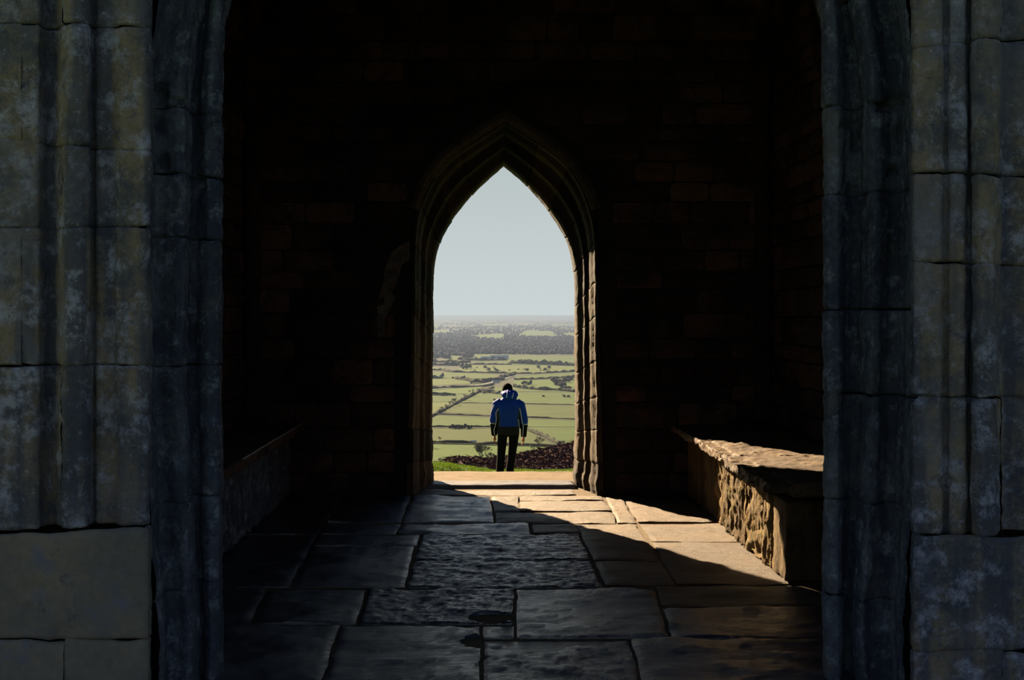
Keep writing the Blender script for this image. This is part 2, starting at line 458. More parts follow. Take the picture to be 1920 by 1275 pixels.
v, f = tube([(CX+.02, (YF1+YI)/2, 5.85), (CX+.02, (YF1+YI)/2, 5.98), (CX+.02, (YF1+YI)/2, 6.1)], [.12, .2, .16], 12)
cp(mesh_obj('boss', v, f, M['rubble']))
PLP = [(768,452),(748,462),(733,474),(722,505),(716,540),(709,565),(706,598),(710,632),(719,628),(722,598),(733,574),(741,560),(735,548),(748,520),(752,498),(768,486)]
V = []
for yy_ in (YI+.03, YI-.012):
    for k in range(len(PLP)):
        for q in range(4):
            a_, b_ = PLP[k], PLP[(k+1) % len(PLP)]
            px_ = a_[0]+(b_[0]-a_[0])*q/4+random.uniform(-1.2, 1.2); py_ = a_[1]+(b_[1]-a_[1])*q/4+random.uniform(-1.2, 1.2)
            V.append(((px_-VX)/F*YI, yy_+random.uniform(-.004, .004), EYE-(py_-VY)/F*YI))
n_p = len(V)//2
M['plaster'] = stone_mat('crumbling plaster', [(.3, (.05, .035, .025)), (.7, (.16, .13, .105))], patch=6, fine=30, bump=.8)
mesh_obj('plaster_patch', V, [tuple(range(n_p, 2*n_p))]+[(k, (k+1) % n_p, n_p+(k+1) % n_p, n_p+k) for k in range(n_p)], M['plaster'], wall_back)
for (xa, par) in ((XL+.09, wall_back), (XR-.09, wall_back)):
    pr = []
    v, f = tube([(xa, YI-.10, .66), (xa, YI-.10, .75), (xa, YI-.10, .80), (xa, YI-.10, 3.6), (xa, YI-.10, 3.7), (xa, YI-.10, 3.95)], [.11, .11, .075, .07, .09, .12], 12)
    mesh_obj('corner_shaft', v, f, M['rubble'], par, smooth=True)

# ---- near wall, its jambs and face mouldings
HALF = 1.34; ZS = 2.40; RAD = 2*HALF
arc = [(HALF, -.1), (HALF, 1.0), (HALF, ZS)]+[(HALF-RAD+RAD*math.cos(t), ZS+RAD*math.sin(t)) for t in np.linspace(.03, math.pi/3, 24)]
ARCN = np.array(arc)
wall_front = tag(arch_wall('wall_front', offset_half(ARCN, .33), CX-.0, -4.3, 4.7, -.1, TOP, YF0+.12, YF1, M['mortar']), kind='structure',
                 label='moulded limestone piers and near arch framing the view')
LEFT = [(-420, 4.75), (72, 4.75), (79, 4.79), (90, 4.83), (104, 4.82), (113, 4.77), (118, 4.73), (132, 4.705), (155, 4.71), (168, 4.74), (173, 4.80), (177, 4.82), (182, 4.79),
        (214, 4.79), (220, 4.765), (228, 4.755), (274, 4.765), (282, 4.79), (285, 4.86)]
LJ = [(276, 4.82), (285, 4.86), (288, 4.92), (295, 4.98), (303, 5.00), (311, 4.995), (320, 4.985), (334, 4.975), (348, 5.0), (354, 5.06), (357, 5.15), (363, 5.21), (370, 5.205), (377, 5.17), (390, 5.15), (408, 5.165), (415, 5.20), (418, 5.26)]
RIGHT = [(1707, 4.90), (1709, 4.83), (1714, 4.80), (1764, 4.795), (1770, 4.83), (1776, 4.83), (1782, 4.80), (1808, 4.80), (1814, 4.85), (1819, 4.86), (1823, 4.80), (1834, 4.765), (1852, 4.76), (1866, 4.78), (1874, 4.84), (1878, 4.88),
         (1890, 4.885), (1925, 4.87), (2350, 4.87)]
RJ = [(1542, 5.26), (1546, 5.20), (1553, 5.17), (1572, 5.16), (1579, 5.19), (1585, 5.25), (1600, 5.29), (1614, 5.26), (1621, 5.18), (1627, 5.10), (1638, 5.06), (1652, 5.07), (1660, 5.11), (1668, 5.14), (1684, 5.12), (1697, 5.04), (1705, 4.94), (1708, 4.89), (1716, 4.85)]
def world_prof(P): return [((px-VX)/F*y, y) for px, y in P]
def densify(P, step):
    out = []
    for a, b in zip(P[:-1], P[1:]):
        k = max(1, min(40, int(math.hypot(b[0]-a[0], b[1]-a[1])/step)))
        for i in range(k): out.append((a[0]+(b[0]-a[0])*i/k, a[1]+(b[1]-a[1])*i/k))
    out.append(P[-1]); return out
# how the worn inner edges wander with height, in metres towards the opening (left / right)
LEDGE = ([-.1, .1, .25, .40, .62, .95, 1.15, 1.35, 1.6, 2.0, 6], [.05, .055, .066, .045, .028, .012, -.008, -.016, -.014, 0, 0])
REDGE = ([-.1, .05, .20, .38, .47, .62, .85, 1.1, 1.35, 1.6, 2.0, 6], [.06, .062, .076, .078, .05, .038, .022, .017, .010, .009, -.005, -.002])
# chips and hollows worn in the mouldings: photo x, y, half width, half height, depth
GOUGE = [(300, 180, 14, 22, .05), (338, 190, 16, 7, .035), (300, 225, 8, 26, .05), (308, 303, 9, 16, .05), (372, 270, 6, 30, .04), (400, 236, 14, 6, .03), (376, 345, 7, 20, .04), (378, 420, 5, 30, .02),
         (1655, 200, 26, 9, .045), (1680, 190, 16, 10, .04), (1684, 262, 8, 34, .05), (1672, 322, 9, 9, .05), (1604, 265, 8, 20, .05), (1596, 235, 20, 8, .025), (1594, 360, 6, 14, .04), (1658, 370, 6, 30, .02),
         (300, 1010, 12, 40, .02), (1690, 962, 12, 8, .03), (1770, 905, 30, 9, .02), (1735, 700, 10, 30, .015), (1725, 745, 28, 5, .03), (1905, 750, 20, 6, .03),
         (20, 232, 20, 6, .02), (50, 1140, 7, 8, .015), (60, 1105, 22, 14, .010), (110, 1190, 18, 24, .012), (1640, 990, 20, 50, .015)]
def pier_block(name, prof, z0, z1, z0b, z1b, mat, kind, side, seed, step=.014, tilt=0):
    """prof: world (x, y) points running left to right; z0/z1 at its left end, z0b/z1b at its right end."""
    P = densify(prof, step); n = len(P)
    T = np.gradient(np.array(P), axis=0); T /= np.linalg.norm(T, axis=1)[:, None]+1e-9
    # smoothed normals
    Nn = np.c_[T[:, 1], -T[:, 0]]
    for _ in range(3):
        Nn[1:-1] = (Nn[:-2]+Nn[1:-1]*2+Nn[2:])/4
    Nn /= np.linalg.norm(Nn, axis=1)[:, None]+1e-9
    rows = max(4, int((z1-z0)/.016))
    V = []
    xin = P[-1][0] if side < 0 else P[0][0]
    for r in range(rows+3):
        if r == 0: t, ins = 0, .016
        elif r == 1: t, ins = .005/(z1-z0), .003
        elif r == rows+1: t, ins = 1-.005/(z1-z0), .003
        elif r == rows+2: t, ins = 1, .016
        else: t, ins = (r-1)/rows, 0
        for i, (x, y) in enumerate(P):
            fr = i/(n-1)
            z = (z0+(z0b-z0)*fr)*(1-t)+(z1+(z1b-z1)*fr)*t
            wob = fbm(x*5, seed, r*0+3)*.010*(1 if r < 2 or r > rows else 0)
            z += wob
            nx, ny = Nn[i]
            d = fbm(x*4.5, y*4.5, z*1.3+seed)*.007+fbm(x*14, y*14, z*10+seed)*.006+fbm(x*45, y*45, z*38)*.003
            px = VX+x/y*F; py = VY-(z-EYE)/y*F
            g = 0
            for (gx, gy, gw, gh, gd) in GOUGE:
                q = ((px-gx)/gw)**2+((py-gy)/gh)**2
                if q < 1.6: g = max(g, gd*min(1, max(0, 1.25-q)*1.6))
            X, Y = x, y
            if kind == 'jamb':
                e = LEDGE if side < 0 else REDGE
                k = float(np.interp(z, e[0], e[1]))+fbm(z*9, seed, 1)*.006
                wgt = max(0, 1-abs(x-xin)/(.15 if side > 0 else .17))
                X += -side*k*wgt
                u = abs(x-xin)
                if z > ZS:                       # mouldings follow the arch
                    R = RAD+u; hh = min(z-ZS, R*.86)
                    X += -side*(R-math.sqrt(R*R-hh*hh))*max(0, 1-max(0, u-.06)/.16)
            V.append((X+nx*(d-ins-g), Y+ny*(d-ins-g), z))
    f = grid_faces(rows+3, n)
    return mesh_obj(name, V, f, mat, wall_front, smooth=True)
# splitting a profile by photo x
def cut(P, a, b):
    q = [p for p in P if a <= p[0] <= b]
    def at(x):
        for (x0, y0), (x1, y1) in zip(P[:-1], P[1:]):
            if x0 <= x <= x1: return (x, y0+(y1-y0)*(x-x0)/(x1-x0+1e-9))
    if q[0][0] > a: q = [at(a)]+q
    if q[-1][0] < b: q = q+[at(b)]
    return world_prof(q)
sd = 0
Lc = [(-.05, -.05), (.30, .29), (.712, .745), (1.393, 1.393), (1.945, 1.955), (2.38, 2.26), (2.80, 2.77), (3.35, 3.3), (3.9, 3.9), (4.5, 4.5)]
flatL = [(-420, 4.715), (-100, 4.71), (70, 4.705), (150, 4.70), (240, 4.715), (278, 4.73), (285, 4.80)]
for k, ((a0, a1), (b0, b1)) in enumerate(zip(Lc[:-1], Lc[1:])):
    if k < 2:
        for (x0, x1) in (((-420, -60), (-60, 285)) if k == 1 else ((-420, 120), (120, 285))):
            pier_block('plinth_block', cut(flatL, x0, x1), a0, b0, a1, b1, M['plinth'], 'face', -1, sd, .02); sd += 3.7
    else:
        xs = (-420, 40 if k % 2 else 116, 285)
        for (x0, x1) in zip(xs[:-1], xs[1:]):
            fa = (x0+420)/705; fb = (x1+420)/705
            pier_block('moulded_block', cut(LEFT, x0, x1), a0+(a1-a0)*fa, b0+(b1-b0)*fa, a0+(a1-a0)*fb, b0+(b1-b0)*fb, M['pier'], 'face', -1, sd); sd += 3.7
inL = [(LJ[-1][0]/1, 5.26)]
backL = [(-1.20, 5.34), (-1.29, 5.6), (-1.35, 5.75), (-1.52, 6.2), (-1.55, 6.3)]
backR = [(2.00, 6.3), (1.97, 6.2), (1.74, 5.75), (1.68, 5.6), (1.56, 5.34)]
for k, (a, b) in enumerate(zip([-.05, .42, .80, 1.38, 1.93, 2.20, 2.48, 3.0, 3.6, 4.2][:-1], [-.05, .42, .80, 1.38, 1.93, 2.20, 2.48, 3.0, 3.6, 4.2][1:])):
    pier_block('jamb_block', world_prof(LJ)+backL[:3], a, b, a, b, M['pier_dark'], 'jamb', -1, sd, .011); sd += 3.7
    pier_block('jamb_block', backL[2:], a, b, a, b, M['rubble'], 'inner', -1, sd, .08); sd += 3.7
for k, (a, b) in enumerate(zip([-.05, .36, .78, 1.25, 1.62, 2.13, 2.52, 3.0, 3.6, 4.2][:-1], [-.05, .36, .78, 1.25, 1.62, 2.13, 2.52, 3.0, 3.6, 4.2][1:])):
    pier_block('jamb_block', backR[2:]+world_prof(RJ), a, b, a, b, M['pier_dark'], 'jambr', 1, sd, .011) if False else None
    P = backR[2:]+world_prof(RJ)
    sd += 3.7
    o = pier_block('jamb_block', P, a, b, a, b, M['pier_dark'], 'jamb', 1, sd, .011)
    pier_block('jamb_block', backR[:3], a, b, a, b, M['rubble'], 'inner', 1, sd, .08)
Rc = [(-.05, -.05), (.22, .25), (.70, .70), (1.27, 1.255), (1.82, 1.80), (2.18, 2.17), (2.68, 2.76), (3.3, 3.3), (3.9, 3.9), (4.5, 4.5)]
flatR = [(1707, 4.86), (1712, 4.79), (1730, 4.77), (1900, 4.765), (2350, 4.77)]
for k, ((a0, a1), (b0, b1)) in enumerate(zip(Rc[:-1], Rc[1:])):
    if k < 2:
        for (x0, x1) in (((1707, 2000), (2000, 2350)) if k else ((1707, 1880), (1880, 2350))):
            pier_block('plinth_block', cut(flatR, x0, x1), a0, b0, a1, b1, M['pier'], 'face', 1, sd, .02); sd += 3.7
    else:
        xs = (1707, 1817 if k % 2 else 1877, 2350)
        for (x0, x1) in zip(xs[:-1], xs[1:]):
            fa = (x0-1707)/220 if x0 < 1900 else 1; fb = min(1, (x1-1707)/220)
            pier_block('moulded_block', cut(RIGHT, x0, x1), a0+(a1-a0)*fa, b0+(b1-b0)*fa, a0+(a1-a0)*fb, b0+(b1-b0)*fb, M['pier'], 'face', 1, sd); sd += 3.7

# ================================================================== FLOOR
v, f = box(-4.2, 4.6, 1.0, YO+.02, -.12, -.011)
floor = tag(mesh_obj('floor', v, f, M['joint']), label='worn flagstone floor running through the tower', kind='structure')
SL = [  # 'd' slabs lie out of the sun and get the shade toned stone
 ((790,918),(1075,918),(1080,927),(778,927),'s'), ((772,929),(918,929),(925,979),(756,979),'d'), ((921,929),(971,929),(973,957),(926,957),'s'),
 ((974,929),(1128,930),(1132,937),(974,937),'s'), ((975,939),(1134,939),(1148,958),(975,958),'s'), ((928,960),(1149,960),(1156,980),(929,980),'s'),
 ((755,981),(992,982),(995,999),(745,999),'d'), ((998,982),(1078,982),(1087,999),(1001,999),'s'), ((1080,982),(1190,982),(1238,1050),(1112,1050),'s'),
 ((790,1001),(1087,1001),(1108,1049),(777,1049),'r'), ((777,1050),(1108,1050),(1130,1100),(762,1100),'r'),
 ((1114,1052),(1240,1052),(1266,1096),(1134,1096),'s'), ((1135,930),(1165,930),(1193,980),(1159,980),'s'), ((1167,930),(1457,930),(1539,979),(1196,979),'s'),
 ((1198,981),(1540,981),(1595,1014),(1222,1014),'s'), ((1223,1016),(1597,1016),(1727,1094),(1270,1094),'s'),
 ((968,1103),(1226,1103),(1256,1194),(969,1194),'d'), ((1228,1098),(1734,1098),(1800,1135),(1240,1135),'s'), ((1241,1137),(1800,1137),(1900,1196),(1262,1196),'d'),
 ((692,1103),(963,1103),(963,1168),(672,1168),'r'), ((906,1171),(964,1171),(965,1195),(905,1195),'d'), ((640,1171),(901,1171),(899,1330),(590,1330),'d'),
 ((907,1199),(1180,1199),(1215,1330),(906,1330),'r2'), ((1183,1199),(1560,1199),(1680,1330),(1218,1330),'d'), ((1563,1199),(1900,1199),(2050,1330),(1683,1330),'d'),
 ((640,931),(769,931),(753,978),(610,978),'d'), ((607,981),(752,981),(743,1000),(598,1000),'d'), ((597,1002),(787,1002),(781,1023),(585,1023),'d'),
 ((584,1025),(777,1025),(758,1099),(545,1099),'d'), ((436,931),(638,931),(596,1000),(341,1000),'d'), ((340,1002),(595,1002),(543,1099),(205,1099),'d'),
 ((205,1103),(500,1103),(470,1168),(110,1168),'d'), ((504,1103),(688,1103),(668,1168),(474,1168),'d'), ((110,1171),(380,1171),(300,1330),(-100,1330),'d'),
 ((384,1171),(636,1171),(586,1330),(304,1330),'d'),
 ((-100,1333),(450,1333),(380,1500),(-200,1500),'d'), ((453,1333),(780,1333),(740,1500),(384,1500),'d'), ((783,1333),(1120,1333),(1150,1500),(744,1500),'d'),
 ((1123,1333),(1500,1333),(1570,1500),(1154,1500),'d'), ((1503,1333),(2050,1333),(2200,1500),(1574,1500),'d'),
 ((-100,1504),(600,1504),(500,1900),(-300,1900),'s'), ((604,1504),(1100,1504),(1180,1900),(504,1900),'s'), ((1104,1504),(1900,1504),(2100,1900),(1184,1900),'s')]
HOLES = [(925, 1157, 42, 9, .03), (888, 1202, 17, 10, .03), (870, 1172, 16, 3, .012)]
for qi, (a, b, c, d, kd) in enumerate(SL):
    q = [np.array(floor_pt(*p)) for p in (a, b, c, d)]
    ctr = sum(q)/4
    q = [p+(ctr-p)/np.linalg.norm(ctr-p)*.005 for p in q]
    w = np.linalg.norm(q[1]-q[0]); h = np.linalg.norm(q[3]-q[0])
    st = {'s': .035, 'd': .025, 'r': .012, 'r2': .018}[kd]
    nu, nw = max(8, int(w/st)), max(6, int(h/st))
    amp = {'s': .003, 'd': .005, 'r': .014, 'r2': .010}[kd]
    tx, ty, tz = random.uniform(-.0015, .0015), random.uniform(-.0015, .0015), random.uniform(-.0015, .0015)
    if kd == 's' and a[0] > 760: tz *= .5
    V = []
    for j in range(nw+1):
        for i in range(nu+1):
            u, vv = i/nu, j/nw
            p = (q[0]*(1-u)+q[1]*u)*(1-vv)+(q[3]*(1-u)+q[2]*u)*vv
            ed = min(u*w, (1-u)*w, vv*h, (1-vv)*h)
            wx = fbm(p[0]*3, p[1]*3, 3.3)*.01 if ed < .001 else 0
            if kd in ('r',):
                n1 = fbm(p[0]*4.0, p[1]*7.5, qi, 5); z = amp*(n1*.8)+.0060*fbm(p[0]*13, p[1]*21, 2)
            else:
                n1 = fbm(p[0]*2.5, p[1]*4, qi, 5)
                z = amp*n1
                st_ = fbm(p[0]*1.6+4, p[1]*3.0+qi, .5, 3)*5      # cleaved layers
                z += (.004 if kd != 's' else .0034)*(math.floor(st_)+min(1, (st_-math.floor(st_))*8))
            z += -.003*math.exp(-ed/.006)+tx*(u-.5)*w+ty*(vv-.5)*h+tz
            if ed < .001: z -= .004
            z = max(z, -.0095)
            px = VX+p[0]/p[1]*F; py = VY+EYE/p[1]*F
            for (gx, gy, gw, gh, gd) in HOLES:
                qq = ((px-gx)/gw)**2+((py-gy)/gh)**2
                if qq < 1.3: z -= gd*max(0, min(1, (1.3-qq)*2))
            V.append((p[0]+wx, p[1]+wx*.6, z))
    Fc = [tuple(reversed(t)) for t in grid_faces(nw+1, nu+1)]
    o = len(V)
    ring = list(range(nu+1))+[j*(nu+1)+nu for j in range(1, nw+1)]+[nw*(nu+1)+i for i in range(nu-1, -1, -1)]+[j*(nu+1) for j in range(nw-1, 0, -1)]
    m = len(ring)
    for r in ring: V.append(V[r])
    for r in ring: V.append((V[r][0], V[r][1], -.05))
    for k in range(m): Fc.append((o+k, o+(k+1) % m, o+m+(k+1) % m, o+m+k))
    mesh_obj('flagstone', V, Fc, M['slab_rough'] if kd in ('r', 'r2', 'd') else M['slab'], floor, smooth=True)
# pale sill across the doorway
(xa, ya), (xb, yb) = floor_pt(812, 904.5), floor_pt(1062, 916)
V = []
for j in range(9):
    for i in range(49):
        x = -.52+(.86+.52)*i/48; y = 10.86+(11.20-10.86)*(1-j/8)
        ed = min(i, 48-i, j*1.0, 8-j)
        V.append((x+fbm(x*3, y*9, 1)*.006, y+fbm(x*4, 8, 2)*.008, .022+fbm(x*3, y*6, 5)*.006-(.012 if ed == 0 else 0)))
Fc = [tuple(reversed(t)) for t in grid_faces(9, 49)]
o = len(V); ring = list(range(49))+[j*49+48 for j in range(1, 9)]+[8*49+i for i in range(47, -1, -1)]+[j*49 for j in range(7, 0, -1)]
for r in ring: V.append((V[r][0], V[r][1], -.05))
for k in range(len(ring)): Fc.append((ring[k], ring[(k+1) % len(ring)], o+(k+1) % len(ring), o+k))
tag(mesh_obj('sill_stone', V, Fc, M['slab_pale'], floor, smooth=True), label='pale worn sill stone across the doorway')

# ================================================================== BENCHES
def rough_box(name, x0, x1, y0, y1, z0, z1, mat, parent, step=.02, amp=.012, rz=0, seed=0, vstretch=1.0, gouge=None, steps=None, freq=9):
    """a weathered block: every face is a grid pushed in and out by noise."""
    V, Fc = [], []
    def face(o, du, dv, nrm):
        o, du, dv, nrm = map(Vector, (o, du, dv, nrm))
        nu = max(2, int(du.length/step)); nw = max(2, int(dv.length/step)); b = len(V)
        for j in range(nw+1):
            for i in range(nu+1):
                V.append(o+du*(i/nu)+dv*(j/nw))
        for j in range(nw):
            for i in range(nu):
                a = b+j*(nu+1)+i; Fc.append((a, a+1, a+nu+2, a+nu+1))
    X, Y, Z = x1-x0, y1-y0, z1-z0
    face((x0, y0, z0), (X, 0, 0), (0, 0, Z), (0, -1, 0)); face((x1, y1, z0), (-X, 0, 0), (0, 0, Z), (0, 1, 0))
    face((x0, y1, z0), (0, -Y, 0), (0, 0, Z), (-1, 0, 0)); face((x1, y0, z0), (0, Y, 0), (0, 0, Z), (1, 0, 0))
    face((x0, y0, z1), (X, 0, 0), (0, Y, 0), (0, 0, 1)); face((x0, y1, z0), (X, 0, 0), (0, -Y, 0), (0, 0, -1))
    bm = bmesh.new()
    vs = [bm.verts.new(v) for v in V]
    for f_ in Fc: bm.faces.new([vs[i] for i in f_])
    bmesh.ops.remove_doubles(bm, verts=bm.verts, dist=1e-4)
    bm.normal_update()
    for v in bm.verts:
        n = v.normal.copy(); p = v.co
        d = fbm(p.x*freq+seed, p.y*freq, p.z*freq*vstretch)*amp+fbm(p.x*30, p.y*30+seed, p.z*30*vstretch)*amp*.45
        if gouge: d -= gouge(p)
        co = p+n*(d-amp*.6)
        # soften corners
        ex = sum((abs(p.x-x0) < 1e-3 or abs(p.x-x1) < 1e-3, abs(p.y-y0) < 1e-3 or abs(p.y-y1) < 1e-3, abs(p.z-z0) < 1e-3 or abs(p.z-z1) < 1e-3))
        if ex >= 2: co -= n*.008
        v.co = co
    me = bpy.data.meshes.new(name); bm.to_mesh(me); bm.free()
    me.polygons.foreach_set('use_smooth', [True]*len(me.polygons)); me.materials.append(mat)
    ob = bpy.data.objects.new(name, me); C.objects.link(ob)
    if parent: adopt(ob, parent)
    return ob

bench = empty('stone_bench', (2.1, 8.5, 0)); tag(bench, 'rough stone bench along the right wall, lit gold by the sun', 'bench')
def pits(p):
    if p.x > 1.9: return 0
    g = 0
    c = noise.cell(Vector((p.y*14, p.z*3, 1)))
    n1 = noise.noise(Vector((p.y*19, p.z*5.5, 4.0)))
    if n1 > .25: g += (n1-.25)*.07
    g += max(0, noise.noise(Vector((p.y*45, p.z*16, 2))))*.022
    for (yy, zz, wy, wz, dd) in ((8.3, .12, .05, .09, .06), (8.0, .10, .05, .10, .05), (8.62, .40, .05, .05, .06), (7.55, .35, .025, .20, .05), (7.7, .06, .07, .06, .04), (8.1, .3, .02, .14, .03)):
        q = ((p.y-yy)/wy)**2+((p.z-zz)/wz)**2
        if q < 1: g += dd*(1-q)
    return g
rough_box('bench_stone', 1.80, 2.50, 7.0, 7.32, 0, .49, M['bench'], bench, .02, .012, seed=1, vstretch=.5)
rough_box('bench_stone', 1.79, 2.50, 7.33, 7.98, 0, .56, M['bench'], bench, .0135, .022, seed=4, vstretch=.38, gouge=pits)
rough_box('bench_stone', 1.78, 2.50, 7.98, 8.62, 0, .57, M['bench'], bench, .0135, .022, seed=7, vstretch=.38, gouge=pits)
rough_box('bench_stone', 1.79, 2.50, 8.62, 9.08, 0, .57, M['bench'], bench, .0135, .02, seed=11, vstretch=.45, gouge=pits)
rough_box('bench_stone', 1.80, 2.50, 9.09, 9.75, 0, .56, M['bench'], bench, .03, .02, seed=13)
rough_box('bench_stone', 1.80, 2.50, 9.76, 10.36, 0, .56, M['bench'], bench, .03, .02, seed=17)
def slabedge(p):
    g = 0
    if p.x < 1.75:
        g += max(0, noise.noise(Vector((p.y*5, 2, 1))))*.035+abs(noise.noise(Vector((p.y*25, p.z*12, 1))))*.028
    if p.z > .6 and p.x > 1.68: g += max(0, noise.noise(Vector((p.x*4, p.y*14, 1))))*.012
    return g
rough_box('bench_slab', 1.62, 2.50, 6.66, 7.95, .555, .652, M['bench_top'], bench, .018, .010, seed=3, gouge=slabedge, vstretch=2, freq=5)
rough_box('bench_slab', 1.645, 2.50, 7.955, 9.0, .56, .650, M['bench_top'], bench, .018, .014, seed=8, gouge=slabedge, vstretch=2, freq=6)
rough_box('bench_slab', 1.65, 2.50, 9.005, 10.36, .56, .645, M['bench_top'], bench, .03, .014, seed=9, gouge=slabedge, freq=6)

bl = empty('stone_bench', (-1.9, 8.5, 0)); tag(bl, 'shadowed stone bench along the left wall, its top edge faintly lit', 'bench')
yy = 6.7
for k, L_ in enumerate((.9, .75, .8, .7, .62)):
    y2 = min(yy+L_, 10.36)
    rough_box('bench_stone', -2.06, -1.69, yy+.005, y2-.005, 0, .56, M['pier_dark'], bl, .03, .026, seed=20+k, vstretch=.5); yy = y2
rough_box('bench_slab', -2.06, -1.585, 6.7, 8.6, .565, .650, M['rubble'], bl, .025, .010, seed=31)  # dark stone paints the shade on the bench top
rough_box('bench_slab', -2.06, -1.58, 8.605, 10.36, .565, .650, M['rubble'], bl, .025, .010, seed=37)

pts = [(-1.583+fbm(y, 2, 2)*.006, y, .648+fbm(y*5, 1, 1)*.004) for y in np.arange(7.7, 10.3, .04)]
v, f = tube(pts, [.007+.004*abs(fbm(p[1]*9, 5, 5)) for p in pts], 6)  # added pale strip: the lit rim of the slab put into colour
we = mesh_obj('lit_edge', v, f, M['slab_pale'], None, True); adopt(we, bl); we['label'] = 'pale strip painted as light on the front edge'
# ================================================================== HILL TOP
def gpath():
    V = []
    nx_, ny_ = 160, 24
    for j in range(ny_):
        for i in range(nx_):
            x = -4+8.6*i/(nx_-1); y = 11.20+.80*j/(ny_-1)
            if j == ny_-1: y += fbm(x*3, 1, 1)*.03
            V.append((x, y, -.003+fbm(x*2, y*3, 1)*.006+fbm(x*12, y*12, 1)*.003))
    return V, grid_faces(ny_, nx_)
V, f = gpath(); 
tag(mesh_obj('path', V, f, M['sand'], smooth=True), label='sandy worn path just outside the doorway', kind='structure')

YK = [11.0, 12.0, 13.0, 15, 17, 19, 20.2, 21, 21.8, 24, 30, 45, 100, 300, 600, 900]
ZK = [-.04, -.04, -.22, -.70, -1.02, -1.20, -1.22, -1.22, -1.5, -2.6, -6.0, -15, -42, -95, -141, -145]
def hill_z(x, y):
    z = float(np.interp(y, YK, ZK))
    crest = float(np.interp(x, [-3, -.92, -.62, -.43, -.24, .1, .2, .6, 1.6, 3], [-1.00, -1.07, -1.075, -1.11, -1.14, -1.19, -1.22, -1.21, -1.195, -1.2]))
    w = math.exp(-((y-20.9)/.8)**2)
    z = z+(crest-z)*w
    return z+fbm(x*1.2, y*1.2, 0)*.03*(1 if 12.6 < y < 40 else 0)*(0.3 if abs(y-19) < 1 else 1)
ys = list(np.arange(11.15, 26, .22))+list(np.linspace(26.5, 60, 20))+list(np.geomspace(65, 900, 24))
xs = sorted(set([round(v, 3) for v in list(np.arange(-4, 5, .18))+list(-np.geomspace(4.2, 600, 22))+list(np.geomspace(5.2, 600, 22))]))
V = [(x, y, hill_z(x, y)-(.10 if y < 12.0 and -3.4 < x < 3.8 else 0)) for y in ys for x in xs]
hill = tag(mesh_obj('hill', V, grid_faces(len(ys), len(xs)), M['grass'], smooth=True), label='bright green turf falling away beyond the doorway', kind='structure')
V, f = join([box(-120, -3.35, -80, 11.14, -.5, -.06), box(3.75, 120, -80, 11.14, -.5, -.06), box(-3.34, 3.74, -80, 1.0, -.5, -.06)])
tag(mesh_obj('ground', V, f, M['grass']), label='grassy hilltop around the tower', kind='structure')

# turf blades that break the crest
nt = M['blade'].node_tree; tb = nt.nodes.new('ShaderNodeBsdfTranslucent'); tb.inputs[0].default_value = (.075, .125, .012, 1)
ms_ = nt.nodes.new('ShaderNodeMixShader'); ms_.inputs[0].default_value = .4
nt.links.new(nt.nodes['Principled BSDF'].outputs[0], ms_.inputs[1]); nt.links.new(tb.outputs[0], ms_.inputs[2]); nt.links.new(ms_.outputs[0], nt.nodes['Material Output'].inputs['Surface'])
V, Fc = [], []
for _ in range(34000):
    x = random.uniform(-1.6, 2.4); y = random.choice((random.uniform(12.0, 13.6), random.uniform(19.5, 21.6), random.uniform(19.5, 21.6)))
    z = hill_z(x, y); h = random.uniform(.018, .05)*(1.2 if x < .1 else .8); a = random.uniform(0, 6.28); w = .006
    if y < 13.6: h *= .45
    dx, dy = math.cos(a)*w, math.sin(a)*w; lx, ly = random.uniform(-.02, .02), random.uniform(-.02, .02)
    o = len(V); V += [(x-dx, y-dy, z-.01), (x+dx, y+dy, z-.01), (x+lx, y+ly, z+h)]; Fc.append((o, o+1, o+2))
gr = mesh_obj('grass', V, Fc, M['blade'])
tag(gr, 'short bright grass tufts along the crest behind the path', 'grass', kind='stuff')

# ================================================================== VALLEY, real scale, 140 m below
ZV = -140.0
def VP(px, py, dz=0.0):
    D = F*(EYE-ZV)/(py-VY)
    return ((px-VX)/F*D, D, ZV+dz)
def flatcol(name, c, k=.12, sc=.01): return plain(name, c, .95, k, sc, spec=.05)
M['land'] = flatcol('winter farmland', (0.0294, 0.0394, 0.0270), .3, .004)
M['f_green'] = flatcol('pasture green', (0.0345, 0.0650, 0.0123), .14, .02)
M['f_bright'] = flatcol('bright meadow green', (0.0410, 0.0780, 0.0137), .12, .02)
M['f_olive'] = flatcol('olive pasture', (0.0345, 0.0554, 0.0123), .14, .03)
M['f_yellow'] = flatcol('yellowish pasture', (0.0491, 0.0759, 0.0170), .14, .03)
M['f_tan'] = flatcol('stubble tan', (0.0713, 0.0755, 0.0432), .1, .02)
M['road'] = flatcol('pale tarmac', (0.1344, 0.1596, 0.1596), .05)
M['hedge'] = flatcol('hedge dark', (0.0180, 0.0228, 0.0132), .4, .3)
M['twig'] = flatcol('bare winter twigs', (0.0372, 0.0336, 0.0300), .3, .3)
M['twig_gold'] = flatcol('lit winter twigs', (0.0600, 0.0540, 0.0270), .3, .3)
M['wood'] = flatcol('bare winter woodland', (0.0194, 0.0155, 0.0434), .35, .02)
M['everg'] = flatcol('dark evergreen', (0.0180, 0.0252, 0.0132), .3, .3)
M['heather'] = plain('brown bramble scrub', (0.0440, 0.0296, 0.0360), .95, .3, .9, spec=.05, col2=(0.0900, 0.0555, 0.0580))
M['white_wall'] = flatcol('white render', (0.5544, 0.5940, 0.6624), .03)
M['slate'] = flatcol('slate roof', (0.0780, 0.0720, 0.0780), .1)

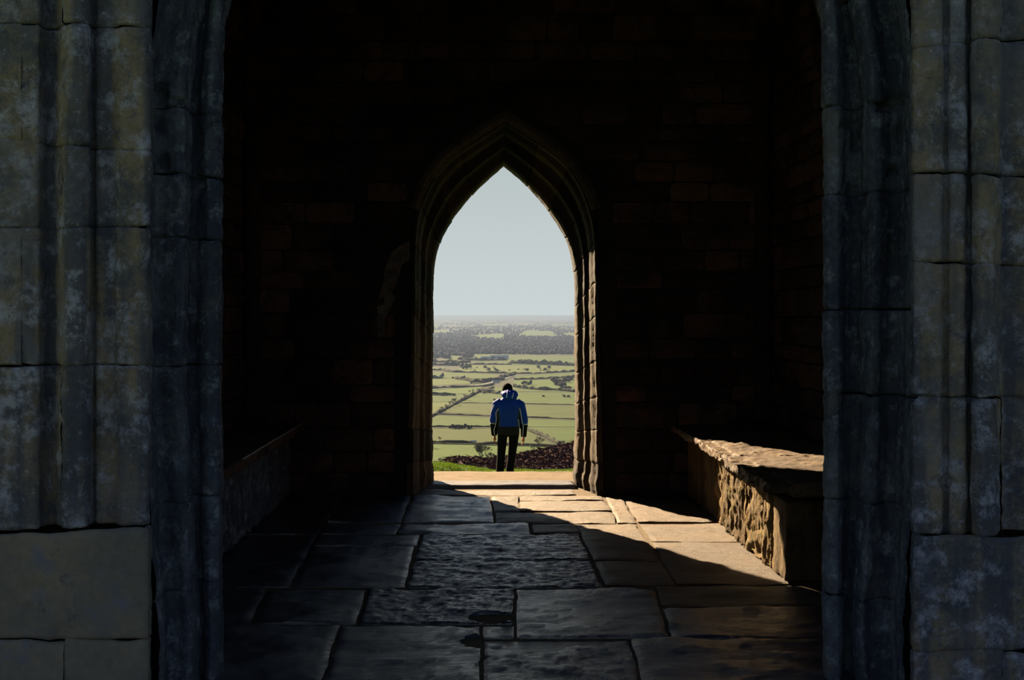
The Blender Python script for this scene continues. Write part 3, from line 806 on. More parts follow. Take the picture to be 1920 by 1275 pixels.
xs = np.linspace(-9000, 9000, 30)
V = [(x, 500, ZV-1.2) for x in xs]+[(x*6, 70000, ZV-1.2) for x in xs]
valley = tag(mesh_obj('valley_ground', V, grid_faces(2, 30), M['land']), label='wide green valley floor of fields and hedges', kind='structure')
FIELDS = [
 ([(700,885),(1100,885),(1100,838),(960,834),(700,829)], 'f_bright'), ([(700,827),(820,830),(960,833),(1040,835),(985,803),(700,801)], 'f_olive'),
 ([(1048,835),(1110,838),(1110,800),(989,800)], 'f_green'), ([(700,799),(1110,799),(1110,788),(990,784),(700,773)], 'f_green'),
 ([(810,779),(700,800),(700,772.5),(822,772)], 'f_green'), ([(822,771.5),(1110,786),(1110,760),(858,755)], 'f_olive'),
 ([(859,754),(1110,758.5),(1110,735),(895,735)], 'f_green'), ([(700,798),(808,779),(855,753),(700,753)], 'f_yellow'),
 ([(700,752),(856,752),(885,738),(700,740)], 'f_green'), ([(700,739),(887,737),(905,724),(700,732.5)], 'f_bright'),
 ([(900,733),(1110,734),(1110,726),(1012,731),(960,726),(905,726)], 'f_green'), ([(700,727),(905,717.5),(860,709),(700,710)], 'f_yellow'),
 ([(962,724),(1012,729),(1110,724),(1110,711),(965,712)], 'f_bright'), ([(700,708.5),(940,709),(960,704),(880,698),(700,695)], 'f_green'),
 ([(968,710.5),(1110,709.5),(1110,695),(1040,697),(965,703)], 'f_green'), ([(700,692),(820,693.5),(840,689),(700,686)], 'f_bright'),
 ([(845,697),(1000,700),(1110,694),(1110,686.5),(960,684),(880,684)], 'f_yellow'), ([(880,683),(960,683),(1110,685.5),(1110,684),(960,679),(875,680)], 'f_green'),
 ([(888,678),(960,678.5),(1110,683),(1110,668),(960,666),(920,664),(890,663.5)], 'f_green'), ([(843,674),(872,675),(870,668),(845,666)], 'f_green'),
 ([(971,630),(1010,632),(1050,631.5),(1032,621),(983,620)], 'f_bright'), ([(875,631),(930,636),(946,636),(944,625),(905,627)], 'f_bright'),
 ([(1057,630.5),(1110,632),(1110,625),(1058,624)], 'f_yellow'), ([(700,624),(845,624),(838,618.5),(700,618)], 'f_bright'),
 ([(827,613),(897,613),(890,610.5),(830,609.5)], 'f_yellow'), ([(904,611),(952,611),(948,607),(908,607.5)], 'f_bright'),
 ([(968,609),(992,611),(991,606),(970,606.5)], 'f_tan'), ([(700,604),(850,605),(845,601),(700,600.5)], 'f_green'), ([(700,613),(824,614),(824,607),(700,606)], 'f_green'),
 ([(1030,611),(1066,611.5),(1064,608),(1034,607.5)], 'f_green'), ([(985,601.5),(1020,602),(1018,600.2),(988,600)], 'f_green'), ([(880,604),(930,604.5),(925,602),(884,602)], 'f_green')]
def widen(poly):
    out = []
    for (x0, y0), (x1, y1) in zip(poly, poly[1:]+poly[:1]):
        out.append((x0, y0))
        if x0 == x1 and x0 in (700, 1110): X = 400 if x0 == 700 else 1450; out += [(X, y0), (X, y1)]
    return out
for k, (poly, m) in enumerate(FIELDS):
    poly = widen(poly)
    V = [VP(x, y, -1.0+.02*k) for x, y in poly]
    a = sum((V[i][0]*V[(i+1) % len(V)][1]-V[(i+1) % len(V)][0]*V[i][1]) for i in range(len(V)))
    idx = tuple(range(len(V))); idx = idx if a > 0 else tuple(reversed(idx))
    mesh_obj('field', V, [idx], M[m], valley)
def strip(name, pts, w, h, mat, parent=valley, rag=.5, seg=9.0, dz=-.2):
    P = [Vector(VP(x, y, 0)) for x, y in pts]
    out = [P[0]]
    for a, b in zip(P[:-1], P[1:]):
        k = max(1, min(150, int((b-a).length/seg)))
        for i in range(1, k+1): out.append(a.lerp(b, i/k))
    V = []
    for i, p in enumerate(out):
        t = (out[min(i+1, len(out)-1)]-out[max(0, i-1)]).normalized(); n = Vector((-t.y, t.x, 0))
        hh = h*(1+rag*random.uniform(-1, 1)); ww = w*(1+rag*.5*random.uniform(-1, 1)) if h > .5 else w
        for (s, q) in ((-1, 0), (-.8, .7), (0, 1), (.8, .7), (1, 0)):
            V.append((p.x+n.x*s*ww/2, p.y+n.y*s*ww/2, ZV+dz+hh*q*(1+rag*.3*random.uniform(-1, 1))))
    return mesh_obj(name, V, grid_faces(len(out), 5), mat, parent)
HEDGES = [([(700,800),(990,800.5)], 2.5, 2), ([(700,772.5),(1110,787)], 2.5, 1.6), ([(700,828),(820,829.5),(960,833.5),(1048,836),(1110,839)], 6, 2.4), ([(985,803),(1020,817),(1050,833)], 4, 3),
 ([(700,822),(800,785),(809,779),(857,754),(897,734),(925,726)], 6, 2.5), ([(700,739.5),(853,740.5)], 6, 4), ([(905,734),(937,738)], 9, 6), ([(860,755),(1110,759)], 2, .8),
 ([(965,725.5),(1012,730.5),(1045,731),(1110,737)], 8, 5), ([(700,710),(830,709)], 8, 5), ([(965,712),(1035,709),(1110,704)], 6, 3), ([(700,688),(830,694),(850,697.5),(910,699),(1000,701),(1110,694.5)], 8, 4),
 ([(700,683),(860,685)], 20, 9), ([(960,681),(1110,686)], 25, 9), ([(700,676),(880,680)], 20, 8), ([(880,683.5),(960,683.5)], 9, 4), ([(860,674),(900,676),(950,675)], 14, 7), ([(855,710),(905,717),(962,703)], 12, 5), ([(700,733),(905,724),(925,720)], 7, 3)]
for pts, w, h in HEDGES:
    if pts[0][0] == 700: pts = [(400, pts[0][1])]+pts
    if pts[-1][0] == 1110: pts = pts+[(1450, pts[-1][1])]
    strip('hedge', pts, w, h, M['hedge'])
strip('road', [(700,738), (809,731), (906,720.5), (935,713), (962,705), (1000,701.5), (1110,696.5)], 9, .3, M['road'], rag=0, dz=-.1)

# ---- trees
def bare_tree_mesh(name, seed, mat, H=1.0, spread=.55, levels=5):
    rnd = random.Random(seed); V, Fc = [], []
    def branch(p, d, L, r, lv):
        q = p+d*L; q2 = p+d*L*.5+Vector((rnd.uniform(-1, 1), rnd.uniform(-1, 1), 0))*L*.06
        v, f = tube([p, q2, q], [r, r*.8, r*.6], 4 if lv < 2 else 3, cap=False)
        o = len(V); V.extend(v); Fc.extend([tuple(i+o for i in t) for t in f])
        if lv >= levels: return
        for k in range(3 if lv < levels-1 else 4):
            a = rnd.uniform(0, 6.28); s = rnd.uniform(.35, .95)*spread*1.5
            nd = (d+Vector((math.cos(a)*s, math.sin(a)*s, rnd.uniform(-.12, .25)))).normalized()
            branch(p.lerp(q, rnd.uniform(.55, 1)), nd, L*rnd.uniform(.62, .85), max(r*.55, .0042*H), lv+1)
    branch(Vector((0, 0, 0)), Vector((0, 0, 1)), .26*H, .028*H, 0)
    zmax = max(v.z for v in V)
    xr = max(max(v.x for v in V)-min(v.x for v in V), max(v.y for v in V)-min(v.y for v in V))
    V = [Vector((v.x/xr, v.y/xr, v.z*H/zmax)) for v in V]
    me = bpy.data.meshes.new(name); me.from_pydata([tuple(v) for v in V], [], Fc); me.update(); me.materials.append(mat)
    return me
def bush_mesh(name, seed, mat, squash=1.0, sub=2, lumps=7):
    rnd = random.Random(seed); V, Fc = [], []
    for k in range(lumps):
        bm = bmesh.new(); bmesh.ops.create_icosphere(bm, subdivisions=sub, radius=1)
        c = Vector((rnd.uniform(-.32, .32), rnd.uniform(-.32, .32), rnd.uniform(.25, .68))) if k else Vector((0, 0, .45))
        r = rnd.uniform(.18, .32)
        o = len(V)
        for v in bm.verts:
            n = v.co*(1+.35*noise.noise(v.co*2.5+Vector((seed, k, 0))))
            V.append((c.x+n.x*r, c.y+n.y*r, max(0, (c.z+n.z*r))*squash))
        for f in bm.faces: Fc.append(tuple(v.index+o for v in f.verts))
        bm.free()
    v, f = tube([Vector((0, 0, 0)), Vector((0, 0, .3))], [.035, .03], 5)
    o = len(V); V += [tuple(p) for p in v]; Fc += [tuple(i+o for i in t) for t in f]
    me = bpy.data.meshes.new(name); me.from_pydata(V, [], Fc); me.update(); me.materials.append(mat)
    return me
BARE = [bare_tree_mesh('tree', s, M['twig']) for s in (1, 2, 3)]
BAREG = bare_tree_mesh('tree', 11, M['twig_gold'], spread=.70, levels=6)
BUSH = [bush_mesh('bush', s, M['everg']) for s in (1, 2)]
BUSHB = [bush_mesh('bush', s, M['twig']) for s in (4, 5)]
ORD_W = 'first second third fourth fifth sixth seventh eighth ninth tenth eleventh twelfth thirteenth fourteenth'.split()
def plant(name, me, px, py, hpx, wpx, label, cat, group=None):
    x, y, z = VP(px, py, -1.1); s = y/F
    o = bpy.data.objects.new(name, me); C.objects.link(o)
    o.location = (x, y, z); o.scale = (wpx*s/(.95), wpx*s/(.95), hpx*s); o.rotation_euler = (0, 0, random.uniform(0, 6))
    return tag(o, label, cat, group)
plant('bare_tree', BAREG, 903, 873, 46, 34, 'largest bare rounded winter tree in the meadow left of the walker', 'tree')
plant('bare_tree', BARE[0], 923, 874, 30, 17, 'bare tree just left of the walker, half overlapping the rounded one', 'tree')
plant('bare_tree', BARE[1], 1010, 838, 22, 26, 'wide bare tree on the lane right of the walker', 'tree')
plant('bare_tree', BARE[2], 1000, 846, 13, 12, 'small bare tree above the brown scrub slope', 'tree')
for px, py, h, w, lb in ((1058, 840, 16, 22, 'largest'), (1040, 843, 9, 14, 'middle'), (984, 850, 8, 10, 'smallest')):
    plant('bare_tree', random.choice(BARE), px, py, h, w, lb+' bare tree at the top edge of the brown scrub slope', 'tree', 'trees above the scrub slope')
for k, (px, py, h, w) in enumerate(((812, 838, 14, 12), (824, 828, 12, 8), (826, 873, 18, 14), (833, 869, 12, 12), (841, 872, 20, 16), (850, 874, 16, 12))):
    plant('bare_tree', random.choice(BARE), px, py, h, w, ORD_W[k]+' thin bare tree from the left, low beside the left jamb', 'tree', 'thin trees at the lower left')
for k, (px, py, h, w) in enumerate(((829, 770, 10, 9), (836, 766, 10, 9), (842, 762, 13, 10), (848, 759, 14, 10), (854, 756, 12, 9), (871, 749, 12, 12), (884, 742, 14, 12), (899, 735, 8, 8))):
    plant('bare_tree', random.choice(BARE), px, py, h, w, ORD_W[k]+' bare tree up the diagonal ditch from the left jamb', 'tree', 'trees along the diagonal ditch')
for k, (px, h) in enumerate(((845, 7), (850, 8), (855, 9), (860, 7), (866, 8), (871, 9), (877, 8), (882, 6))):
    plant('evergreen_bush', BUSH[k % 2], px, 802, h+1, 9, ORD_W[k]+' dark evergreen from the left in the isolated copse', 'bush', 'the isolated dark copse')
for k, (px, py, h) in enumerate(((829, 741, 5), (834, 741, 4), (851, 741, 6), (900, 735, 7), (907, 737, 5), (927, 752, 7), (933, 737, 6), (1020, 743, 5), (1057, 744, 7), (1067, 744, 6))):
    plant('field_bush', BUSH[0], px, py, h, 7, ORD_W[k]+' small dark bush from the left in the middle pastures', 'bush', 'bushes of the middle pastures')
for px, py, h, w, lb in ((829, 707, 9, 8, 'tallest'), (849, 709, 4, 5, 'smallest'), (870, 709, 6, 6, 'middle sized')):
    plant('evergreen_bush', BUSH[1], px, py, h, w, lb+' dark round tree on the pale strip at far left of the valley', 'bush', 'dark trees on the left strip')
plant('evergreen_tree', BUSH[0], 981, 720, 9, 13, 'broad dark tree right of the head of the walker', 'tree')
plant('evergreen_tree', BUSH[1], 994, 721, 10, 9, 'taller lone dark tree second right of the head of the walker', 'tree')
for k, (px, py, h, w) in enumerate(((1040, 716, 12, 14), (1046, 722, 14, 14), (1053, 728, 14, 16), (1060, 716, 10, 14), (1064, 730, 8, 14), (1070, 712, 10, 14))):
    plant('bare_tree', random.choice(BUSHB), px, py, h, w, ORD_W[k]+' grey tree from the left in the thicket beside the right jamb', 'tree', 'thicket beside the right jamb')
for k in range(14):
    plant('bare_tree', random.choice(BUSHB), 883+k*4.6, 718-k*.45+random.uniform(-1, 1), random.uniform(5, 9), 8, ORD_W[k]+' bare tree from the left in the strip beside the pale road', 'tree', 'wooded strip beside the road')
for k in range(26):
    px = random.uniform(880, 1048); py = random.uniform(688, 699)
    big = random.random() < .3
    plant('field_bush', random.choice(BUSH+BUSHB) if not big else random.choice(BUSHB), px, py, 6 if big else 2.4, 6 if big else 4, 'small bush dotted over the yellowish rough pasture', 'bush', 'bushes on the yellowish rough pasture')
for k, px in enumerate((866, 870, 875, 881)):
    plant('evergreen_tree', random.choice(BUSH), px, 690+random.uniform(-1, 2), random.uniform(9, 13), 8, ORD_W[k]+' dark tree from the left in the clump below the wood', 'tree', 'clump below the left wood')
for k in range(12):
    plant('evergreen_bush', random.choice(BUSHB+BUSH), 965+k*9.8, 681+k*.35, random.uniform(4, 9), 9, ORD_W[k]+' tree from the left in the hedgerow below the long wood', 'tree', 'hedgerow below the long wood')
plant('evergreen_tree', BUSH[0], 921, 673, 8, 9, 'dark tree between the two white barn roofs', 'tree')

# ---- woodland: thousands of crowns nobody could count
ico = bmesh.new(); bmesh.ops.create_icosphere(ico, subdivisions=1, radius=1)
IV = np.array([v.co[:] for v in ico.verts]); IF = np.array([[v.index for v in f.verts] for f in ico.faces]); ico.free()
def inside(px, py, poly):
    c = False; n = len(poly); j = n-1
    for i in range(n):
        if (poly[i][1] > py) != (poly[j][1] > py) and px < (poly[j][0]-poly[i][0])*(py-poly[i][1])/(poly[j][1]-poly[i][1])+poly[i][0]: c = not c
        j = i
    return c
VH = [(811+k*3.4+random.uniform(-1, 1), random.uniform(642, 655)) for k in range(16)]
HSPOT = VH+[(891,645.5), (898,645.5), (884,643), (910,654), (907,648), (823,631), (819,629), (1030,636), (1035,637), (958,626), (965,627)]
rs = np.random.RandomState(5)
VV, FF = [], []; base = 0
far = [p for p, m in FIELDS if min(q[1] for q in p) < 680]
n_ = 0
HOUSES = []
while n_ < 12500:
    px = rs.uniform(520, 1330); py = rs.uniform(599.5, 672)
    if any(abs(px-hx) < 5 and abs(py-hy) < 1.8 for hx, hy in HSPOT): continue
    if any(inside(px, py, p) for p in far): continue
    if py > 664 and (px > 885 or px < 700 or rs.rand() < .3): continue
    if py < 612 and rs.rand() < .5: continue
    if 616 < py < 626 and px < 860 and rs.rand() < .6: continue
    x, y, z = VP(px, py)
    w = rs.uniform(6, 11)*(1 if py > 615 else 1.6); hgt = rs.uniform(5, 9)
    P = IV*(1+.25*rs.randn(len(IV))[:, None]*.6)*np.array([w, w, hgt])+np.array([x, y, z+hgt*.6])
    VV.append(P); FF.append(IF+base); base += len(IV); n_ += 1
VV = np.concatenate(VV); FF = np.concatenate(FF)
wood = mesh_obj('woodland', VV.tolist(), FF.tolist(), M['wood'])
tag(wood, 'broad band of bare purple grey winter woodland across the valley', 'woodland', kind='stuff')

# ---- buildings in the valley
def house(name, px, py, w, d, h, rot, label, group=None, roofm='slate', wallm='white_wall'):
    x, y, z = VP(px, py, -1.1)
    e_ = empty(name, (x, y, z)); e_.rotation_euler = (0, 0, rot)
    V, f = box(-w/2, w/2, -d/2, d/2, 0, h)
    mesh_obj('wall', V, f, M[wallm], e_)
    R = [(-w/2-.3, -d/2-.4, h-.1), (w/2+.3, -d/2-.4, h-.1), (w/2+.3, d/2+.4, h-.1), (-w/2-.3, d/2+.4, h-.1), (-w/2-.3, 0, h+d*.35), (w/2+.3, 0, h+d*.35)]
    mesh_obj('roof', R, [(0, 1, 5, 4), (2, 3, 4, 5), (0, 4, 3), (1, 2, 5), (0, 3, 2, 1)], M[roofm], e_)
    return tag(e_, label, 'building', group)
house('barn', 936, 672.5, 60, 18, 6, .05, 'long white roofed barn beyond the pasture, the larger of two', roofm='white_wall')
house('barn', 911, 673.5, 34, 14, 5, .05, 'smaller white roofed barn left of the dark tree', roofm='white_wall')
house('farm_shed', 888, 829.5, 6.5, 3, 2.2, 0, 'small white shed beside the dark lane at lower left', roofm='white_wall')
house('farm_shed', 929, 717, 14, 7, 3, .2, 'pale low shed by the road in the wooded strip', roofm='white_wall')
for k, (px, py) in enumerate(((884, 643), (890, 645.5), (898, 645.5), (905, 648), (910, 654))):
    house('white_cottage', px, py, 22, 12, 9, random.uniform(-.3, .3), ORD_W[k]+' white cottage from the left among the mid distance woods', 'white cottages in the wood')
for px, py in VH:
    house('village_house', px, py, 24, 11, 7, random.uniform(.5, .9), 'pale roofed house of the village at the left of the valley', 'village houses at the left', roofm='road' if random.random() < .6 else 'slate')
for k, (px, py) in enumerate(((819, 629), (824, 631.5), (958, 626), (965, 627), (1029, 636), (1036, 637))):
    house('white_cottage', px, py, 26, 12, 8, 0, ORD_W[k]+' tiny white building from the left on the far side of the woods', 'far white buildings')

# ---- brown scrub slope of the hill, right, and bank, left
def scrub(name, crest, y0, y1, label):
    xs_ = np.linspace(crest[0][0], crest[-1][0], 90); cx_, cy_ = zip(*crest)
    V = []
    R = 16
    for r in range(R+1):
        t = r/R; y = y0+(y1-y0)*t
        for px in xs_:
            zc = EYE-(np.interp(px, cx_, cy_)-VY)/F*y1
            zf = EYE-(900-VY)/F*y0
            x = (px-VX)/F*y1*1.0
            V.append((x, y, zf+(zc-zf)*(t**.8)+fbm(x*.15, y*.15, 1)*.5*(t*(1.2-t))*2))
    n = len(xs_)
    o = len(V)
    for px in xs_:
        V.append(((px-VX)/F*y1, y1+30, EYE-(np.interp(px, cx_, cy_)-VY)/F*y1-9))
    f = grid_faces(R+2, n)
    e_ = tag(mesh_obj(name, V, f, M['heather'], smooth=True), label=label, kind='structure')
    return e_, V, n, R
hs, V1, n1_, R1 = scrub('hillside', [(880, 880), (895, 869), (930, 862), (960, 857), (1000, 850), (1040, 842), (1075, 835), (1130, 824)], 110, 150, 'brown scrub covered slope at the lower right of the view')
hb, V2, n2_, R2 = scrub('bank', [(854, 890), (859, 866), (866, 860), (880, 861), (905, 866), (930, 873), (960, 880)], 75, 95, 'reddish brown bramble bank left of the walker')
def bushes(name, Vs, n, R, cnt, size, mats, label):
    VV, FF, base = [], [], 0; rs = np.random.RandomState(len(Vs))
    for _ in range(cnt):
        r = rs.randint(2, R+1) if rs.rand() < .7 else R; c = rs.randint(0, n-1)
        p = np.array(Vs[r*n+c])+rs.randn(3)*np.array([.6, .6, 0])
        w = size*rs.uniform(.4, 1.0); T = 10
        d = rs.randn(T, 3)*w*np.array([.8, .8, .7]); d[:, 2] = np.abs(d[:, 2]); sd_ = rs.randn(T, 3)*w*.13
        P = np.empty((T*3, 3)); P[0::3] = p+d*.1-sd_; P[1::3] = p+d*.1+sd_; P[2::3] = p+d*np.array([1.2, 1, .5])
        VV.append(P); FF.append(np.arange(T*3).reshape(-1, 3)+base); base += T*3
    o = mesh_obj(name, np.concatenate(VV).tolist(), np.concatenate(FF).tolist(), mats)
    return tag(o, label, 'scrub', kind='stuff')
bushes('undergrowth', V1, n1_, R1, 7000, .6, M['heather'], 'dense bramble undergrowth over the lower right slope')
bushes('undergrowth', V2, n2_, R2, 3000, .38, M['heather'], 'low bramble undergrowth over the bank left of the walker')

# ---- haze: real scattering air over the valley
hz = bpy.data.materials.new('valley haze'); hz.use_nodes = True
nt = hz.node_tree; nt.nodes.clear()
om = nt.nodes.new('ShaderNodeOutputMaterial'); vs = nt.nodes.new('ShaderNodeVolumePrincipled' if False else 'ShaderNodeVolumeScatter')
HZC = (.125, .172, .27, 1); HZD = .85e-4
vs.inputs['Color'].default_value = HZC; vs.inputs['Density'].default_value = HZD; vs.inputs['Anisotropy'].default_value = .3
va = nt.nodes.new('ShaderNodeVolumeAbsorption'); ad = nt.nodes.new('ShaderNodeAddShader')
va.inputs['Color'].default_value = HZC; va.inputs['Density'].default_value = HZD
nt.links.new(vs.outputs[0], ad.inputs[0]); nt.links.new(va.outputs[0], ad.inputs[1]); nt.links.new(ad.outputs[0], om.inputs['Volume'])
V, f = box(-12000, 16000, 700, 60000, -142, -22)
hazeo = mesh_obj('haze', V, f, hz)
tag(hazeo, 'thin bluish haze hanging over the distant valley', 'haze', kind='stuff')

# ================================================================== THE WALKER
PX, PY, PZ = .42, 19.0, -1.185
def mt(name, c, rough=.7, spec=.3):
    m = bpy.data.materials.new(name); m.use_nodes = True; nt = m.node_tree; b = nt.nodes['Principled BSDF']
    geo = N(nt, 'ShaderNodeNewGeometry'); n1 = N(nt, 'ShaderNodeTexNoise'); n1.inputs['Scale'].default_value = 9; n1.inputs['Detail'].default_value = 4
    nt.links.new(geo.outputs['Position'], n1.inputs['Vector'])
    mx = N(nt, 'ShaderNodeMix', data_type='RGBA'); nt.links.new(n1.outputs['Fac'], mx.inputs[0])
    mx.inputs[6].default_value = tuple(v*.8 for v in c)+(1,); mx.inputs[7].default_value = tuple(min(1, v*1.2) for v in c)+(1,)
    nt.links.new(mx.outputs[2], b.inputs['Base Color']); b.inputs['Roughness'].default_value = rough; b.inputs['Specular IOR Level'].default_value = spec
    bp = N(nt, 'ShaderNodeBump'); bp.inputs['Strength'].default_value = .25; bp.inputs['Distance'].default_value = .01
    nt.links.new(n1.outputs['Fac'], bp.inputs['Height']); nt.links.new(bp.outputs[0], b.inputs['Normal'])
    return m
skin = mt('skin', (.36, .12, .065)); blue = mt('blue shell fabric', (.003, .026, .25), .7, .12); navy = mt('navy side panel', (.008, .014, .05), .6)
black = mt('black fabric', (.004, .0035, .006), .9, .08); silver = mt('silver piping', (.52, .46, .85), .7); hairm = mt('black hair', (.003, .0025, .0025), .9, .05); charcoal = mt('charcoal hem panel', (.013, .010, .017), .9, .08)
boot = mt('dark boot leather', (.02, .015, .012), .6); eyem = mt('eye white', (.7, .7, .7), .3)

def remesh(name, parts, voxel, mats, parent=None, smooth_it=4, pick=None):
    V, Fc = join(parts)
    me = bpy.data.meshes.new(name); me.from_pydata([tuple(v) for v in V], [], Fc); me.update()
    bm = bmesh.new(); bm.from_mesh(me); bmesh.ops.recalc_face_normals(bm, faces=bm.faces); bm.to_mesh(me); bm.free()
    o = bpy.data.objects.new(name, me); C.objects.link(o)
    r = o.modifiers.new('r', 'REMESH'); r.mode = 'VOXEL'; r.voxel_size = voxel
    s = o.modifiers.new('s', 'SMOOTH'); s.iterations = smooth_it; s.factor = .5
    dg = bpy.context.evaluated_depsgraph_get(); dg.update()
    me2 = bpy.data.meshes.new_from_object(o.evaluated_get(dg)); o.modifiers.clear(); o.data = me2
    me2.name = name
    me2.materials.clear()
    for m in mats: me2.materials.append(m)
    me2.polygons.foreach_set('use_smooth', [True]*len(me2.polygons))
    if pick:
        me2.polygons.foreach_set('material_index', [pick(p.center) for p in me2.polygons])
    if parent: o.parent = parent
    return o
def ell(c, r, n=14, m=10, rot=None):
    V = []; Fc = []
    for i in range(m+1):
        ph = math.pi*i/m
        for k in range(n):
            th = 2*math.pi*k/n
            p = Vector((math.sin(ph)*math.cos(th)*r[0], math.sin(ph)*math.sin(th)*r[1], math.cos(ph)*r[2]))
            if rot: p = rot@p
            V.append(p+Vector(c))
    for i in range(m):
        for k in range(n):
            a = i*n+k; b = i*n+(k+1) % n; Fc.append((a, b, b+n, a+n))
    return V, Fc
def loft(rings, n=24):
    """rings: (z, cx, cy, rx, ry)"""
    V = []; Fc = []
    for z, cx, cy, rx, ry in rings:
        for k in range(n):
            th = 2*math.pi*k/n; c, s = math.cos(th), math.sin(th)
            V.append(Vector((cx+rx*math.copysign(abs(c)**.8, c), cy+ry*math.copysign(abs(s)**.8, s), z)))
    for i in range(len(rings)-1):
        for k in range(n):
            a = i*n+k; b = i*n+(k+1) % n; Fc.append((a, b, b+n, a+n))
    Fc.append(tuple(range(n-1, -1, -1))); Fc.append(tuple(range((len(rings)-1)*n, len(rings)*n)))
    return V, Fc
SH = {-1: (-.190, 0, 1.335), 1: (.195, 0, 1.325)}
EL = {-1: (-.245, -.02, 1.085), 1: (.252, -.02, 1.075)}
WR = {-1: (-.232, .055, .835), 1: (.245, .055, .815)}
HIP = {-1: (-.095, 0, .86), 1: (.092, 0, .86)}
KN = {-1: (-.125, .01, .47), 1: (.048, .02, .47)}
AN = {-1: (-.150, -.01, .08), 1: (-.005, .03, .08)}
NECK = Vector((-.012, .06, 1.47)); HEAD = Vector((-.016, .135, 1.53))
tilt = Matrix.Rotation(math.radians(-42), 3, 'X')   # bowed forward (facing +Y)
parts = [loft([(.855, 0, 0, .14, .10), (.9, 0, 0, .165, .11), (1.02, 0, 0, .145, .10), (1.2, 0, 0, .16, .11), (1.33, 0, 0, .165, .10), (1.40, 0, .01, .11, .08), (1.45, 0, .02, .06, .06)])]
parts.append(tube([Vector((0, .02, 1.40)), NECK, HEAD-Vector((0, .02, .05))], [.062, .055, .055], 12))
parts.append(ell(HEAD, (.078, .098, .115), rot=tilt))
def hp(x, y, z): return HEAD+tilt@Vector((x, y, z))
parts.append(ell(hp(0, .055, -.065), (.05, .045, .055), rot=tilt))                    # jaw
parts.append(ell(hp(0, .103, -.012), (.012, .02, .026), rot=tilt))                     # nose
parts.append(ell(hp(0, .092, -.055), (.024, .012, .009), rot=tilt))                    # lips
for s in (-1, 1): parts.append(ell(hp(s*.080, -.003, -.012), (.010, .020, .032), rot=tilt))   # ears
for s in (-1, 1):
    parts.append(tube([SH[s], EL[s], WR[s]], [.052, .042, .028], 12))
    parts.append(tube([HIP[s], KN[s], AN[s]], [.085, .056, .040], 12))
    parts.append(ell((AN[s][0], AN[s][1]+.07, .045), (.042, .12, .04)))
    # hand: palm, four unequal fingers curled forward, thumb from the side
    w = Vector(WR[s]); palm = w+Vector((-s*.004, .012, -.055))
    parts.append(ell(palm, (.024, .044, .052)))
    for k, (ln, dy) in enumerate(((.055, .030), (.062, .010), (.058, -.010), (.046, -.028))):
        b0 = palm+Vector((0, dy, -.035)); b1 = b0+Vector((-s*.004, .004, -ln*.45)); b2 = b1+Vector((-s*.014, .006, -ln*.32)); b3 = b2+Vector((-s*.018, .004, -ln*.18))
        parts.append(tube([b0, b1, b2, b3], [.0112, .0105, .0098, .008], 8))
    t0 = palm+Vector((-s*.004, .034, .015)); t1 = t0+Vector((-s*.014, .022, -.022)); t2 = t1+Vector((-s*.010, .006, -.028))
    parts.append(tube([t0, t1, t2], [.012, .0105, .008], 8))
person = remesh('person', parts, .0065, [skin], smooth_it=3)
person.location = (PX, PY, PZ)
tag(person, 'walker in a hooded blue jacket and black trousers, head bowed, seen from behind', 'person')
# eyes
for s in (-1, 1):
    v, f = ell(hp(s*.030, .086, .012), (.013, .010, .010), 10, 8)
    mesh_obj('eye', v, f, eyem, person, True)
# hair cap
v, f = ell(HEAD+tilt@Vector((0, -.016, .026)), (.086, .100, .112), 28, 20, tilt)
v = [p+(p-HEAD).normalized()*(noise.noise(p*38)*.008+.002) for p in v]
mesh_obj('hair', v, f, hairm, person, True)
# trousers
tp = [loft([(.815, 0, 0, .12, .09), (.85, 0, 0, .170, .118), (.95, 0, 0, .170, .118), (1.0, 0, 0, .15, .11)])]
for s in (-1, 1):
    h = Vector(HIP[s]); k = Vector(KN[s]); a = Vector(AN[s])
    tp.append(tube([h+Vector((0, 0, .02)), h.lerp(k, .35), k, k.lerp(a, .5), a+Vector((0, 0, -.03))], [(.082, .108), (.077, .098), (.066, .078), (.064, .070), (.068, .078)], 18))
tr = remesh('trousers', tp, .011, [black], person, 4)
# boots
for s in (-1, 1):
    a = AN[s]
    b = remesh('boot', [ell((a[0], a[1]+.08, .045), (.052, .145, .045)), tube([Vector((a[0], a[1], .02)), Vector((a[0], a[1], .16))], [.055, .052], 12), ell((a[0], a[1]+.07, .012), (.056, .155, .014))], .01, [boot], person, 2)
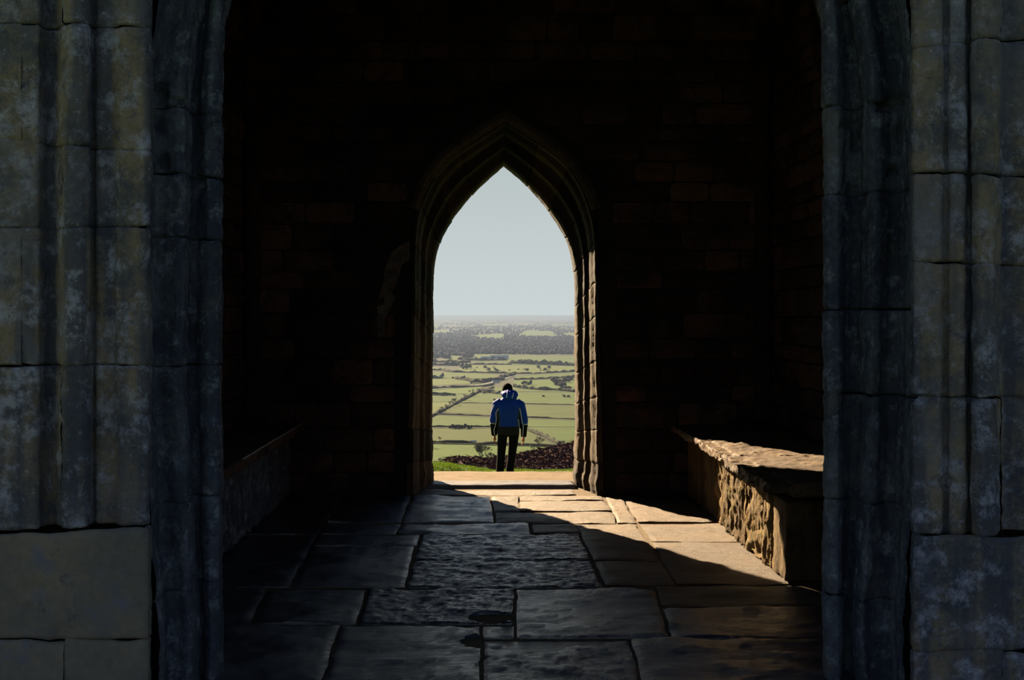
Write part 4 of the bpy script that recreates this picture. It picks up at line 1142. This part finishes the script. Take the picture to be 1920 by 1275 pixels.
# jacket
jp = [loft([(.845, 0, 0, .168, .125), (.87, 0, 0, .178, .135), (.95, 0, 0, .180, .14), (1.1, 0, 0, .172, .135), (1.24, 0, -.005, .188, .14), (1.32, 0, -.005, .195, .13), (1.375, 0, 0, .165, .12), (1.42, 0, .005, .125, .10), (1.455, 0, .015, .09, .085), (1.475, 0, .03, .085, .075)])]
for s in (-1, 1):
    S_, E_, W_ = Vector(SH[s]), Vector(EL[s]), Vector(WR[s])
    jp.append(tube([S_+Vector((-s*.07, 0, .035)), S_, S_.lerp(E_, .5), E_, E_.lerp(W_, .5), W_+Vector((0, 0, .01)), W_-Vector((0, -.004, .012))], [.075, .076, .070, .064, .056, .049, .047], 18))
def pickj(c):
    if c.z < 1.03-(c.x*.06) and abs(c.x) > .185: return 2
    if abs(c.x) < .178 and c.z < .985: return 3
    if abs(c.x) > .135+max(0, c.z-1.15)*.25 and abs(c.x) < .2 and c.z < 1.28 : return 1
    return 0
jk = remesh('jacket', jp, .0085, [blue, navy, black, charcoal], person, 5, pickj)
# hood lying round the nape
hd = [ell((.02, .02, 1.515), (.128, .115, .056)), ell((.018, -.045, 1.485), (.138, .085, .068)), ell((.022, -.07, 1.44), (.115, .055, .045)), ell((-.05, .04, 1.50), (.085, .09, .05)), ell((.08, .03, 1.495), (.075, .09, .052))]
hood = remesh('hood', hd, .009, [blue], person, 4)
# piping laid on the cloth by dropping points onto its surface from behind
dg = bpy.context.evaluated_depsgraph_get()
def bvh(o): return BVHTree.FromPolygons([v.co[:] for v in o.data.vertices], [tuple(p.vertices) for p in o.data.polygons])
TJ, TH = bvh(jk), bvh(hood)
def pipe(name, pts, r, tree, mat=silver, par=None):
    P = catmull([(x, z) for x, z in pts], 6); out = []
    for x, z in P:
        h = tree.ray_cast(Vector((x, -1, z)), Vector((0, 1, 0)))
        if h[0] is not None: out.append(h[0]+Vector((0, -.002, 0)))
    if len(out) > 1:
        v, f = tube(out, r, 6); return mesh_obj(name, v, f, mat, par or jk, True)
pipe('piping', [(-.165, 1.27), (-.205, 1.20), (-.200, 1.10), (-.215, 1.0), (-.235, .92), (-.225, .83)], .0055, TJ)
pipe('piping', [(.175, 1.28), (.195, 1.20), (.212, 1.08), (.235, .98), (.232, .90), (.228, .80)], .0055, TJ)
pipe('piping', [(.155, 1.10), (.165, 1.02), (.172, .95), (.172, .86)], .005, TJ)
pipe('piping', [(-.235, 1.33), (-.268, 1.25), (-.305, 1.13), (-.318, 1.03)], .006, TJ)
pipe('sleeve_band', [(-.315, 1.035), (-.28, 1.03), (-.225, 1.025)], .006, TJ)
pipe('sleeve_band', [(.325, 1.02), (.29, 1.015), (.245, 1.01)], .005, TJ)
pipe('hood_stripe', [(-.015, 1.565), (-.022, 1.54), (-.032, 1.49), (-.036, 1.45)], .007, TH, silver, hood)
pipe('hood_stripe', [(.078, 1.53), (.068, 1.49), (.052, 1.445)], .006, TH, silver, hood)
